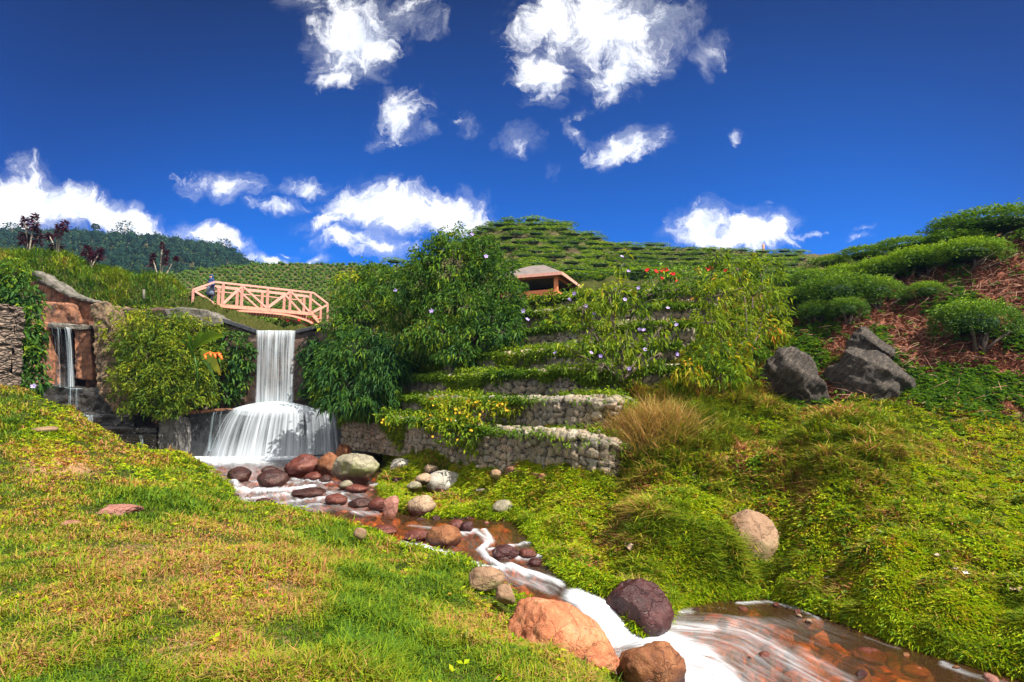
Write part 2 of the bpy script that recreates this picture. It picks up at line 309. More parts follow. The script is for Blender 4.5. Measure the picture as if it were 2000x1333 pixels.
def dryness(px, py):
    d = np.zeros(px.shape)
    for a, b, rx, ry, w in DRYP: d = np.maximum(d, w*np.exp(-(((px-a)/rx)**2+((py-b)/ry)**2)))
    return d
soil = dryness(PX, PY)*near
hm = hill_mask(PX, PY, YY)
# keep everything the terrain needs for one ground sheet
t = NT('ground_soil'); g0 = t.pos()
n1 = t.noise(1.3, g0, 6, .65); n2 = t.noise(14, g0, 5, .7); n3 = t.noise(55, g0, 3, .7)
green = t.ramp(n2, [(.3, (.016, .022, .004)), (.5, (.040, .050, .007)), (.68, (.10, .075, .025))])
brown = t.ramp(n3, [(.3, (.20, .09, .045)), (.5, (.36, .20, .10)), (.7, (.50, .33, .20))])
red = t.ramp(n2, [(.3, (.055, .018, .012)), (.5, (.15, .05, .028)), (.7, (.28, .115, .07))])
c = t.mix(t.maprange(t.math('ADD', t.attr('soil'), t.math('MULTIPLY', t.math('SUBTRACT', n2, .5), 1.)), .3, .7), green, brown)
c = t.mix(t.maprange(t.math('ADD', t.attr('hill'), t.math('MULTIPLY', t.math('SUBTRACT', n1, .5), .8)), .4, .6), c, red)
far = t.ramp(n1, [(.35, (.05, .055, .02)), (.6, (.10, .07, .035))])
c = t.mix(t.attr('far'), c, far)
c = t.mix(t.attr('bed'), c, (.10, .05, .025))
bm = t.n('ShaderNodeBump', {'Height': t.math('ADD', n2, n3), 'Strength': .7, 'Distance': .06})
M['ground'] = t.done(t.n('ShaderNodeBsdfPrincipled', {'Base Color': c, 'Roughness': .95, 'Specular IOR Level': .1, 'Normal': bm.outputs[0]}).outputs[0])
V = np.stack([XX, YY, ZZ], -1).reshape(-1, 3)
obj('ground', mesh('ground', V, gridfaces(NY, NU), M['ground'], {'soil': soil.ravel(), 'hill': hm.ravel(), 'far': sm(38, 46, YY).ravel(), 'bed': sm(-.05, .06, sd).ravel()}), kind='structure')
# ------------------------------------------------------------------ stream water and its bed
def resample(a, n):
    t = np.linspace(0, len(a)-1, n); i = np.clip(t.astype(int), 0, len(a)-2); f = (t-i)[:, None]
    return a[i]*(1-f)+a[i+1]*f
NS, NT_ = 620, 90
l, r = resample(SL, NS), resample(SR, NS)
tt = np.linspace(-.04, 1.04, NT_)[None, :, None]
W = l[:, None]*(1-tt) + r[:, None]*tt
mid = (l+r)/2; arc = np.concatenate([[0], np.cumsum(np.linalg.norm(np.diff(mid, axis=0), axis=1))])
wid = np.linalg.norm((l-r)[:, :2], axis=1)
flow = np.stack([np.broadcast_to(arc[:, None], W.shape[:2]), (tt[..., 0]-.5)*wid[:, None], np.zeros(W.shape[:2])], -1)
STROKES = [([(365,896),(520,896),(680,880)],13,1.15),([(400,906),(640,893)],9,.7),([(450,957),(520,963),(610,953)],7,.85),([(470,978),(560,969),(650,976)],6,.65),([(570,937),(640,945),(700,952)],4,.7),([(530,988),(610,976)],5,.6),
 ([(640,965),(690,985),(735,992)],6,.75),([(560,997),(640,986)],4,.6),([(690,1002),(740,1006)],5,.6),([(620,978),(690,962)],4,.7),([(690,955),(745,948)],3,.6),([(500,945),(530,950),(590,945)],4,.6),([(455,940),(470,955)],6,.8),
 ([(785,1068),(830,1075),(880,1087),(930,1107)],9,.95),([(900,1042),(930,1040),(950,1058)],6,.8),([(945,1040),(958,1060),(938,1076),(953,1096),(978,1108)],6,1.),([(955,1076),(1010,1068),(1035,1062)],4,.7),
 ([(872,1090),(915,1102),(955,1117),(1000,1110),(1050,1127),(1095,1142)],9,.95),([(1010,1092),(1062,1090)],6,.8),([(1050,1125),(1110,1140),(1150,1158)],8,.45),([(960,1118),(1030,1138),(1080,1155)],14,.45),([(800,1030),(860,1035)],5,.4),
 ([(1135,1168),(1175,1200),(1215,1240)],24,1.25),([(1195,1242),(1280,1245),(1365,1280),(1420,1345)],30,1.1),([(1240,1230),(1320,1224),(1390,1230)],16,.7),([(1330,1310),(1420,1370)],34,.95),([(1300,1200),(1345,1195)],12,.5),([(1430,1225),(1500,1262),(1600,1340)],26,.55),
 ([(1440,1180),(1500,1178),(1560,1192),(1600,1212)],3.5,.6),([(1690,1247),(1760,1270)],2.5,.45),([(1840,1297),(1900,1320),(1990,1345)],6,.5),([(1560,1270),(1660,1330)],14,.4)]
def strokes(px, py):
    m = np.zeros(px.shape)
    for p, w, s in STROKES:
        for a, b in zip(p[:-1], p[1:]):
            e = np.array(b, float)-a; k = np.clip(((px-a[0])*e[0]+(py-a[1])*e[1])/(e@e), 0, 1)
            d2 = ((px-a[0]-k*e[0])**2+((py-a[1]-k*e[1])*1.6)**2)/(w*1.45)**2
            m = np.maximum(m, s*np.exp(-d2))
    return m
wx, wy = proj(W); foam = strokes(wx, wy)
foam = np.maximum(foam, .34*sm(930, 945, wy)*sm(1012, 995, wy)*sm(760, 700, wx) + .24*sm(1190, 1215, wy)*sm(1640, 1380, wx) + .20*sm(1190, 1215, wy)*sm(1950, 1600, wx) + .20*sm(1030, 1060, wy)*sm(1185, 1150, wy))
fn = flow[..., :2]*np.array([1.6, 5.])
calm = sm(27.5, 24, W[..., 1])
W[..., 2] += ((fbm(fn, 3, 21)-.5)*.07*calm + foam*.05*calm + (fbm(fn*3, 2, 22)-.5)*.02)*np.clip(W[..., 1]/10, .7, 2.)
t = NT('stream_water'); fl = t.attr('flow', 'Vector')
mp = t.n('ShaderNodeMapping', {'Vector': fl, 'Scale': (.8, 5.5, 1.)}).outputs[0]
s1 = t.noise(1.0, mp, 5, .58, 1.1); s2 = t.noise(2.4, mp, 4, .6, .8); s3 = t.noise(1.1, fl, 4, .6, .8)
sk = t.math('ADD', t.math('ADD', t.math('MULTIPLY', s1, 1.0), t.math('MULTIPLY', s2, .7)), t.math('MULTIPLY', s3, .5))
fo = t.math('MULTIPLY', t.attr('foam'), t.maprange(sk, .70, 1.5, .25, 1.15))
fo = t.n('ShaderNodeMapRange', {0: fo, 1: .08, 2: 1.0, 3: 0., 4: .90}, interpolation_type='SMOOTHSTEP').outputs[0]
bm = t.n('ShaderNodeBump', {'Height': t.math('ADD', s1, t.math('MULTIPLY', s2, .4)), 'Strength': .7, 'Distance': .07})
fr = t.n('ShaderNodeFresnel', {'IOR': 1.33, 'Normal': bm.outputs[0]}).outputs[0]
tp = t.n('ShaderNodeBsdfTransparent', {'Color': (.90, .60, .31, 1)})
gl = t.n('ShaderNodeBsdfGlossy', {'Color': (1, 1, 1, 1), 'Roughness': .12, 'Normal': bm.outputs[0]})
body = t.n('ShaderNodeMixShader', {0: .20, 1: tp.outputs[0], 2: t.n('ShaderNodeBsdfDiffuse', {'Color': (.13, .065, .025, 1)}).outputs[0]})
w1 = t.n('ShaderNodeMixShader', {0: t.math('MULTIPLY', fr, 1.0, True), 1: body.outputs[0], 2: gl.outputs[0]})
wd = t.n('ShaderNodeBsdfDiffuse', {'Color': (.66, .69, .73, 1), 'Normal': bm.outputs[0]})
M['water'] = t.done(t.n('ShaderNodeMixShader', {0: fo, 1: w1.outputs[0], 2: wd.outputs[0]}).outputs[0])
obj('water', mesh('water', W, gridfaces(NS, NT_)[:, ::-1], M['water'], {'flow': flow.reshape(-1, 3), 'foam': foam.ravel()}), kind='structure')
# bed: a pebbly sheet under the water
tb = np.linspace(-.12, 1.12, NT_)[None, :, None]
B = l[:, None]*(1-tb) + r[:, None]*tb
bf = np.stack([np.broadcast_to(arc[:, None], B.shape[:2]), (tb[..., 0]-.5)*wid[:, None]], -1).reshape(-1, 2)
f1, f2, cr = vor(bf*3.1 + (fbm(bf*2, 2, 5)[:, None]-.5), 4); g1, g2, c2 = vor(bf*8, 8)
B[..., 2] += (-.30 + .16*np.clip(1-1.5*f1**2, 0, 1)*(cr > .6)*(.2+cr) + .035*np.clip(1-1.5*g1**2, 0, 1)).reshape(B.shape[:2])
t = NT('stream_bed'); rc = t.attr('rnd'); nb = t.noise(9, t.pos(), 5, .65)
c = t.ramp(rc, [(0, (.07, .014, .008)), (.3, (.24, .045, .015)), (.55, (.46, .15, .025)), (.8, (.55, .24, .06)), (1, (.32, .09, .04))])
c = t.mix(t.maprange(nb, .4, .65), c, (.10, .055, .03)); c = t.mix(t.maprange(t.attr('gap'), 0, .2, 1, 0), c, (.03, .014, .008))
M['bed'] = t.done(t.n('ShaderNodeBsdfPrincipled', {'Base Color': c, 'Roughness': .6}).outputs[0])
obj('stream_bed', mesh('stream_bed', B, gridfaces(NS, NT_)[:, ::-1], M['bed'], {'rnd': np.where(cr > .6, (cr*7) % 1, c2*.55+.1), 'gap': f2-f1}), kind='structure')
# ------------------------------------------------------------------ gabion terraces
t = NT('gabion_stone'); rc = t.attr('rnd'); o = t.pos(); nb = t.noise(11, o, 5, .7); nl = t.noise(.9, o, 4, .6)
c = t.ramp(rc, [(0, (.13, .10, .065)), (.25, (.33, .25, .16)), (.5, (.21, .19, .15)), (.7, (.40, .27, .17)), (.85, (.26, .21, .13)), (1, (.48, .41, .30))])
c = t.mix(t.maprange(nb, .45, .65, 0, .85), c, (.06, .05, .035)); c = t.mix(t.maprange(t.noise(45, o, 3, .7), .5, .7, 0, .6), c, (.45, .42, .36))
c = t.mix(t.maprange(nl, .5, .66, 0, .6), c, (.09, .10, .03))
c = t.mix(t.maprange(t.attr('gap'), .03, .22, 1, 0), c, (.012, .011, .008))
bm = t.n('ShaderNodeBump', {'Height': nb, 'Strength': 1., 'Distance': .06})
M['gabion'] = t.done(t.n('ShaderNodeBsdfPrincipled', {'Base Color': c, 'Roughness': .9, 'Normal': bm.outputs[0]}).outputs[0])
M['soil'] = paint('terrace_soil', (.10, .075, .04), .95, (.05, .06, .015), .8, 5)
M['wire'] = paint('galvanised_wire', (.30, .28, .26), .5)
WL = ['lowest gabion stone wall at the foot of the terraces, ending near the lawn', 'second gabion stone wall up, with bright sunlit stones at its near end', 'third gabion stone wall up, long and partly hidden by creepers', 'fourth gabion stone wall up, showing grey stones beside the dark willowy shrubs',
      'fifth gabion stone wall up, mostly overgrown behind the flowering shrub', 'sixth gabion stone wall up, below the mossy top terrace', 'topmost gabion stone wall, under the clipped hedge beside the pavilion']
TREADS = []
for wi, w in enumerate(WALLS):
    a = np.array([np.concatenate([P(p[0], p[1], p[3]), P(p[0], p[2], p[3])]) for p in w])
    seg = np.concatenate([[0], np.cumsum(np.linalg.norm(np.diff(a[:, :2], axis=0), axis=1))])
    st = .045 if wi < 3 else .07
    s = np.arange(0, seg[-1], st); c = np.stack([np.interp(s, seg, a[:, k]) for k in range(6)], -1)
    tg = nrm(np.gradient(c[:, :2], axis=0)); k = np.ones(15)/15
    tg = nrm(np.stack([np.convolve(np.pad(tg[:, i], 7, 'edge'), k, 'valid') for i in (0, 1)], -1)); nn = np.stack([tg[:, 1], -tg[:, 0]], -1)
    H = float(np.mean(c[:, 5]-c[:, 2])); dep = .7
    v = np.arange(-.3, H+dep, st)
    ss, vv = np.meshgrid(s, v, indexing='ij')
    face = np.minimum(vv/H, 1); back = np.maximum(vv-H, 0)
    X = c[:, None, 0]*1. - nn[:, None, 0]*back; Y = c[:, None, 1] - nn[:, None, 1]*back
    Z = c[:, None, 2] + (c[:, None, 5]-c[:, None, 2])*face + .0*back
    warp = (fbm(np.stack([ss, vv], -1)*2.2, 3, 40+wi)-.5)*1.1
    f1, f2, cr = vor(np.stack([ss*4.0+warp, vv*4.8+warp], -1).reshape(-1, 2), 60+wi)
    e = f2-f1; h = (.10*sm(0, .20, e) + .13*(cr-.5)*sm(.02, .14, e)).reshape(ss.shape) + (fbm(np.stack([ss, vv], -1)*7, 2, 3)-.5)*.05
    top = sm(H-.04, H+.04, vv)
    bulge = (fbm(np.stack([ss*.6, vv], -1), 2, 77)-.5)*.25
    X = X + nn[:, None, 0]*((h+bulge)*(1-top)); Y = Y + nn[:, None, 1]*((h+bulge)*(1-top)); Z = Z + h*top
    wo = empty('gabion_wall', c[len(c)//2, :3], label=WL[wi], cat='stone wall', group='gabion walls terracing the slope')
    org = c[len(c)//2, :3]
    obj('stone_face', mesh('stone_face', np.stack([X, Y, Z], -1)-org, gridfaces(len(s), len(v))[:, ::-1], M['gabion'], {'rnd': cr, 'gap': e}), wo)
    bq = c[::4]; nq = nn[::4]; D = np.array([.62, 2.6])
    T = np.stack([np.stack([bq[:, 0]-nq[:, 0]*d, bq[:, 1]-nq[:, 1]*d, bq[:, 5]+.03+0*bq[:, 0]], -1) for d in np.linspace(.62, 2.4, 6)], 1)
    T[..., 2] += (fbm(T[..., :2]*3, 2, 5)-.5)*.1
    obj('earth_fill', mesh('earth_fill', T-org, gridfaces(len(bq), 6)[:, ::-1], M['soil']), wo)
    TREADS.append((c, nn))
# ------------------------------------------------------------------ rocks
def ico(n):
    bm_ = bmesh.new(); bmesh.ops.create_icosphere(bm_, subdivisions=n, radius=1)
    v = np.array([x.co[:] for x in bm_.verts]); f = np.array([[q.index for q in x.verts] for x in bm_.faces]); bm_.free(); return v, f
ICO = {k: ico(k) for k in (1, 2, 3, 4, 5)}
def rockshape(seed, cuts=7, lumpy=.3, lev=4, lo=.62):
    v, f = ICO[lev]; v = v.copy(); g = np.random.default_rng(seed)
    v *= (1 + lumpy*2*(fbm(v*1.1+seed*3.7, 3, seed)-.5))[:, None]
    for k in range(cuts):
        n = nrm(g.normal(size=3)); d = g.uniform(lo, .92); ex = v@n-d
        v -= np.where(ex > 0, ex*.88, 0)[:, None]*n
    v *= (1 + .16*(fbm(v*4+seed, 4, seed+9)-.5) + .07*(fbm(v*13+seed, 3, seed+5)-.5))[:, None]
    return v/np.abs(v).max(0), f
rocks = {'grey': ((.15,.13,.085),(.26,.225,.15),(.40,.35,.25)), 'tan': ((.26,.16,.09),(.38,.26,.16),(.52,.38,.26)), 'white': ((.28,.24,.19),(.43,.39,.32),(.58,.54,.46)), 'dark': ((.020,.008,.007),(.050,.018,.014),(.11,.042,.028)),
         'red': ((.055,.012,.009),(.13,.032,.020),(.24,.085,.05)), 'orange': ((.13,.04,.015),(.24,.085,.028),(.36,.17,.07)), 'pink': ((.25,.065,.026),(.42,.14,.058),(.58,.25,.13)), 'slab': ((.22,.075,.055),(.36,.15,.11),(.48,.25,.19)), 'maroon': ((.025,.008,.008),(.060,.017,.016),(.11,.035,.032))}
for k, (a, b, c) in rocks.items():
    a, b, c = [tuple(x*.82 for x in q) for q in (a, b, c)]
    M['r_'+k] = rockmat('rock_'+k, a, b, c, .55 if k in ('grey', 'tan', 'white', 'pink', 'orange') else .4, wet=(.05,.018,.012) if k in ('grey','orange','tan','white') else ((.04,.010,.008) if k in ('red',) else None), rough=.35 if k in ('dark', 'red', 'maroon') else .7, moss=.8 if k in ('grey',) else 0)
M['r_drytan'] = rockmat('rock_drytan', (.14,.075,.04), (.24,.14,.08), (.36,.24,.15), .5, moss=.4)
M['r_drypink'] = rockmat('rock_drypink', *rocks['pink'], .6, scale=1.6, moss=.25)
M['r_black'] = rockmat('slate', (.014,.011,.009), (.055,.043,.033), (.17,.13,.095), .7, strata=True, bump=1.)
def rock(name, label, px, py, w, h, Y, mat, seed, cuts=7, lumpy=.3, deep=.8, tilt=0., rz=0., lev=3, sink=.15, cat='rock', group=None, dn=None, lo=.62):
    v, f = rockshape(seed, cuts, lumpy, lev, lo)
    if mat == 'black':
        q = v@np.array([[.80, 0, -.6], [.2, .95, .1], [.57, -.2, .78]]).T
        st_ = np.floor(q[:, 2]*7 + 1.2*fbm(q*1.5+seed, 2, 4)); v = v*(1+.10*(_h(st_.astype(int), st_.astype(int)*0, st_.astype(int)*0, seed)-.5) + .30*(fbm(q*np.array([2.2, 2.2, 4.])+seed, 5, seed)-.5))[:, None]
        v[:, :2] *= (1 - .26*np.clip((v[:, 2:]+.5)/1.5, 0, 1)**1.5); v[:, 0] += -.05*v[:, 2]; v /= np.abs(v).max(0)
    if tilt: v = v*[1, 1, .55]
    if tilt:
        k, l_ = math.cos(tilt), math.sin(tilt); v = np.stack([v[:, 0]*k-v[:, 2]*l_, v[:, 1], v[:, 0]*l_+v[:, 2]*k], -1); v /= np.abs(v).max(0)
    rx = w/2*WY(px, Y)/F; rzz = h/2*WY(px, Y)/F
    v = v*np.array([rx, rx*deep, rzz*(1+sink)])
    p = P(px, py, Y); p[2] -= rzz*sink; p[1] += rx*deep*.25
    o = obj(name, mesh(name, v, f, M['r_'+mat]), None, p, label=label, cat=cat, group=group)
    if rz: o.rotation_euler[2] = rz
    return o
WZ = lambda py: Yz(py, float(np.interp(py, [880, 938, 990, 1037, 1077, 1130, 1172, 1205, 1240], [-2.5, -2.52, -2.62, -2.70, -2.75, -2.81, -2.85, -2.9, -3.26])))
RK = [
 ('boulder','largest pale grey flat topped boulder beside the stream rapids',695,917,94,60,WZ(950),'grey',5,8,.22),
 ('boulder','broad reddish brown boulder at the edge of the waterfall pool',588,908,72,40,WZ(930),'red',11,9,.3),
 ('boulder','orange brown wedge shaped rock leaning on the large grey boulder',641,907,46,46,WZ(932),'orange',8,8,.3),
 ('boulder','brown pointed rock standing up behind the large grey boulder',669,887,36,40,WZ(912),'orange',21,9,.4),
 ('boulder','dark brown low rock at the left end of the pool, near the mossy bank',466,926,50,26,WZ(940),'dark',14,7,.35),
 ('boulder','dark brown oval boulder with a smooth back at the head of the rapids',531,934,58,34,WZ(952),'dark',19,4,.2),
 ('rock','small dark rock peeping out behind the smooth oval boulder',527,919,38,16,WZ(930),'dark',23,6,.3),
 ('boulder','whitish grey angular boulder right of the large grey boulder',783,912,46,38,WZ(933),'white',27,10,.3),
 ('rock','small pale rock in the moss below the terrace wall',841,916,30,20,18.6,'tan',29,6,.3),
 ('boulder','pale tan rounded boulder with a crease on the mossy bank',866,942,72,44,17.6,'white',33,3,.3),
 ('rock','pale stone tucked against the left side of the creased tan boulder',828,935,36,20,17.5,'tan',34,6,.3),
 ('rock','small pale grey stone in bright moss left of the creased boulder',808,949,30,18,16.8,'grey',35,6,.25),
 ('boulder','tan smooth boulder at the upstream tip of the grassy islet',823,986,58,36,WZ(1005),'tan',37,5,.25),
 ('rock','reddish brown upright stone on the water edge beside the islet',762,985,34,40,WZ(1004),'slab',39,8,.3),
 ('rock','dark red slab rock leaning beside the upright reddish stone',738,985,38,24,WZ(998),'red',41,8,.3),
 ('rock','grey stone with a mossy underside at the side channel mouth',984,992,46,28,WZ(1006),'grey',43,4,.2),
 ('boulder','orange brown rounded boulder in the middle of the stream',866,1047,70,40,WZ(1066),'orange',45,4,.22),
 ('rock','dark red rock touching the upstream side of the round orange boulder',893,1026,34,20,WZ(1035),'red',47,7,.3),
 ('rock','maroon rock just right of the paired dark red rock upstream of the round boulder',914,1028,28,18,WZ(1037),'maroon',49,6,.3),
 ('rock','flat dark red slab at the left grass edge of the stream',746,1037,62,20,WZ(1046),'red',51,10,.35),
 ('rock','jagged dark red rock left of the round orange boulder',812,1046,48,26,WZ(1057),'red',53,9,.4),
 ('rock','dark red rock making a small rapid right of the zigzag foam',988,1078,54,26,WZ(1090),'maroon',55,5,.3),
 ('rock','low red brown rock near the right grass edge above the narrow chute',1030,1080,38,18,WZ(1088),'red',57,5,.3),
 ('rock','small dark rock close under the right bank where the stream narrows',1042,1098,30,14,WZ(1104),'maroon',58,5,.3),
 ('rock','long dark submerged rock in the middle of the upper rapids',603,962,72,18,WZ(970),'dark',59,5,.25),
 ('rock','dark red wet rock in the rapids above the tall grass tufts',655,975,48,20,WZ(985),'red',61,5,.3),
 ('rock','dark maroon rock at the left of the rapids just above the grass edge',517,981,38,15,WZ(988),'maroon',63,5,.3),
 ('rock','dark brown flat rock below the rapids, left of the red slab rock',700,982,50,16,WZ(990),'dark',65,5,.3),
 ('rock','wide dark rock against the grass at the foot of the rapids',520,995,56,18,WZ(1002),'dark',67,6,.3),
 ('rock','flat dark red stone in front of the large grey boulder',698,953,48,14,WZ(960),'red',69,6,.3),
 ('rock','mossy green pebble with a red leaf, under the large grey boulder',676,947,30,18,WZ(957),'grey',71,3,.2),
 ('rock','flat reddish stone between the red boulder and the orange wedge',612,930,42,16,WZ(938),'red',73,6,.3),
 ('rock','little brown stone under the orange wedge shaped rock',635,935,24,14,WZ(942),'dark',75,6,.3),
 ('rock','dark red stone below the whitish angular boulder',776,939,24,14,WZ(946),'maroon',77,6,.3),
 ('rock','pale pebble right below the whitish angular boulder',790,930,22,10,WZ(936),'white',79,5,.2),
 ('rock','dark red stone on the left bank just downstream of the mossy hump',446,953,20,18,WZ(962),'red',81,7,.3),
 ('rock','maroon stone hugging the left bank above the rapids',452,968,26,14,WZ(976),'maroon',83,7,.3),
 ('boulder','huge pinkish orange boulder beside the small cascade',1098,1246,208,136,7.3,'drypink',85,5,.16,.7,-.46),
 ('boulder','red brown blocky boulder in the foam at the bottom edge',1279,1300,134,100,6.9,'orange',88,10,.3),
 ('rock','small red stone wedged between the two big foreground boulders',1222,1300,36,30,6.95,'red',89,6,.3),
 ('rock','flat pink stone on the grass under the huge pinkish boulder',1178,1296,70,26,6.5,'drypink',90,7,.3),
 ('boulder','maroon wet boulder under the grass fringe right of the cascade',1252,1186,128,98,8.8,'maroon',92,5,.22),
 ('boulder','tan rounded boulder stuck in the right grass bank',1472,1048,104,96,10.85,'drytan',33,3,.12),
 ('boulder','black slate rock with a pointed top, left of the pair',1552,742,150,150,13.95,'black',108,5,.45),
 ('boulder','black slanting slate outcrop, right of the pointed rock',1702,738,190,130,14.0,'black',103,6,.5),
 ('boulder','black slate knob rising above the slanting outcrop',1703,676,100,80,14.5,'black',106,7,.35),
 ('rock','largest flat pink stone lying in the left lawn',226,997,84,22,8.7,'slab',107,9,.3),
 ('rock','pink flat stone at the left edge of the lawn',25,988,70,18,9.1,'slab',109,9,.3),
 ('rock','small pink stone half buried below the edge stone',40,1034,44,12,7.6,'slab',111,8,.3),
 ('rock','little pink stone between the two larger lawn stones',136,1023,46,12,7.9,'slab',113,8,.3),
 ('rock','long tan stone sunk in the grass along the left bank',948,1128,74,38,8.55,'drytan',115,6,.2),
 ('rock','narrow tan tail stone just below the long sunken stone',988,1160,40,34,8.0,'drytan',117,8,.2),
 ('rock','pale stone at the left grass edge beside the dark red slab',703,1040,26,22,10.9,'drytan',119,6,.3),
 ('rock','bare tan slab at the foot of the right mound',1462,901,88,38,12.3,'drytan',121,9,.2),
 ('rock','pale round stone beside the bare tan slab',1507,884,32,24,12.2,'white',123,5,.25),
 ('rock','pale stone on the little mossy hump left of the pool',316,933,30,16,18.2,'white',125,7,.3),
 ('rock','tan stone at the tip of the mossy hump by the pool',397,925,44,16,20.4,'drytan',127,7,.3),
 ('rock','red brick coloured stone in the dip below the pebbled wall',183,882,26,14,25.6,'red',129,8,.3),
 ('rock','grey brown stone on the lawn under the mossy ledge',85,838,50,14,16.9,'drytan',131,8,.3),
 ('rock','orange stone showing through the water of the lower pool',1585,1221,54,18,Yz(1221,-3.33),'orange',133,5,.3),
 ('rock','pink stone under the water of the lower pool',1700,1283,68,22,Yz(1283,-3.33),'red',135,5,.3),
 ('rock','small orange stone in the brown water between the pink and orange ones',1608,1258,34,14,Yz(1258,-3.33),'orange',137,5,.3),
 ('rock','reddish stone beside the white foam of the lower pool',1492,1284,30,22,Yz(1288,-3.3),'red',139,5,.3),
 ('rock','brown stone under water near the right bank of the lower pool',1790,1312,50,16,Yz(1312,-3.33),'orange',141,5,.3),
 ('rock','pale stone on the bare patch of the mossy bank below the wall',945,940,26,14,16.9,'drytan',143,6,.3),
 ('rock','brown stone in the moss left of the concrete slab',968,925,22,16,15.6,'drytan',145,6,.3),
 ('rock','red stone at the tip of the creased boulder, in bright moss',866,966,22,12,17.0,'red',147,6,.3)]
for q in RK:
    big = q[4]*q[5] > 3500
    rock(*q, lev=5 if q[7] == 'black' or q[4] > 80 else (4 if q[4]*q[5] > 1000 else 3), sink=.1 if q[7] in ('black',) else .25, lo=.5 if q[7] == 'black' else .62)
g = np.random.default_rng(151); CB = []
for k in range(8):
    v, f = rockshape(200+k, 6, .3, 2); CB.append(mesh('cobble', v*[1, .8, .6], f, M['r_'+('dark', 'red', 'maroon', 'red', 'tan', 'orange', 'slab', 'dark')[k]]))
for k in range(120):
    i = int(g.integers(30, NS-60)); u_ = g.choice([g.uniform(-.03, .10), g.uniform(.9, 1.03), g.uniform(.1, .9)], p=[.3, .45, .25]); p = l[i]*(1-u_)+r[i]*u_
    px_, py_ = proj(p); s_ = g.uniform(.035, .11)*(1.3 if p[1] > 14 else 1)
    if p[1] > 25 or py_ > 1360 or (1050 < px_ < 1345 and py_ > 1140): continue
    o = obj('cobble', CB[int(g.integers(8))], None, p+[0, 0, g.uniform(-.03, .02)], label='small wet reddish cobble scattered along the stream', cat='cobble', group='small cobbles along the stream')
    o.scale = (s_, s_, s_); o.rotation_euler = (float(g.normal()*.3), float(g.normal()*.3), float(g.uniform(0, 6.28)))
# ------------------------------------------------------------------ dam, steps and falling water
def concrete(name, a, b, stain, amt=.8, rough=.9, scale=1.):
    t = NT(name); o = t.pos()
    mp = t.n('ShaderNodeMapping', {'Vector': o, 'Scale': (2.2*scale, 2.2*scale, .9*scale)}).outputs[0]
    n1 = t.noise(1.1, mp, 8, .72, .5); n2 = t.noise(5*scale, o, 6, .7)
    c = t.ramp(n2, [(.3, a), (.7, b)]); c = t.mix(t.maprange(n1, .42, .62, 0, amt), c, stain)
    bm = t.n('ShaderNodeBump', {'Height': t.math('ADD', n1, n2), 'Strength': .5, 'Distance': .06})
    return t.done(t.n('ShaderNodeBsdfPrincipled', {'Base Color': c, 'Roughness': rough, 'Normal': bm.outputs[0]}).outputs[0])
M['con'] = concrete('weathered_concrete', (.075, .062, .05), (.21, .185, .155), (.035, .035, .018), .9)
M['con_orange'] = concrete('iron_stained_concrete', (.15, .055, .028), (.40, .17, .08), (.03, .018, .012), .95)
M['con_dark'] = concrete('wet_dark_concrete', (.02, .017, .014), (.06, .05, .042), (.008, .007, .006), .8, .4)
M['con_wet'] = concrete('wet_grey_concrete', (.018, .02, .023), (.055, .058, .062), (.010, .010, .012), .8, .4)
M['con_pier'] = concrete('grey_pier', (.07, .065, .06), (.20, .19, .18), (.03, .025, .02), .8)
M['dam_stain'] = concrete('dark_stained_concrete', (.035, .022, .016), (.12, .06, .035), (.012, .010, .009), .85, .6)
M['drystone'] = concrete('dry_laid_stone', (.08, .05, .03), (.30, .18, .10), (.03, .03, .015), .9, .95, 2.2)
t = NT('stacked_stone'); o = t.pos(); mp = t.n('ShaderNodeMapping', {'Vector': o, 'Scale': (3.2, 3.2, 9.)}).outputs[0]
vn = t.n('ShaderNodeTexVoronoi', {'Vector': mp, 'Scale': 1.1}, feature='DISTANCE_TO_EDGE').outputs[0]; vc = t.n('ShaderNodeTexVoronoi', {'Vector': mp, 'Scale': 1.1}).outputs[1]
nn_ = t.noise(8, o, 5, .7)
c = t.mix(t.maprange(nn_, .35, .7), (.26, .18, .13), (.08, .055, .04)); c = t.mix(.35, c, t.mix(t.n('ShaderNodeSeparateColor', {0: vc}).outputs[0], (.06, .045, .035), (.30, .23, .17))); c = t.mix(t.maprange(vn, 0, .09, 1, 0), c, (.03, .022, .015))
bm = t.n('ShaderNodeBump', {'Height': t.math('ADD', t.maprange(vn, 0, .25), t.math('MULTIPLY', nn_, .3)), 'Strength': 1., 'Distance': .12})
M['stacked'] = t.done(t.n('ShaderNodeBsdfPrincipled', {'Base Color': c, 'Roughness': .95, 'Normal': bm.outputs[0]}).outputs[0])
def prism(mb, pts, dv, a=0.):
    pts = np.asarray(pts, float); n = len(pts); V = np.concatenate([pts, pts+np.asarray(dv, float)])
    i = np.arange(n); j = (i+1) % n
    mb.add(V, [np.stack([i, i+n, j+n, j], -1)], a)
    mb.add(V, [np.arange(n)[None], (np.arange(n)+n)[::-1][None]], a); return mb
ctex = bpy.data.textures.new('rough', 'CLOUDS'); ctex.noise_scale = .55; ctex.noise_depth = 5
def rough(o, vox=.07, st=.28):
    m = o.modifiers.new('remesh', 'REMESH'); m.mode = 'VOXEL'; m.voxel_size = vox
    d = o.modifiers.new('rough', 'DISPLACE'); d.texture = ctex; d.strength = st; d.texture_coords = 'LOCAL'; d.mid_level = .5
    return o
def profile(poly, Y, dep, mat, name, parent, smooth=False):
    return obj(name, prism(MB(), [P(x, y, Y) for x, y in poly], (0, dep, 0)).mesh(name, mat, smooth), parent)
dam = empty('dam_wall', P(540, 800, 30), label='stained concrete dam wall with sloping wings that carries the main waterfall', cat='dam')
bpy.context.view_layer.update()
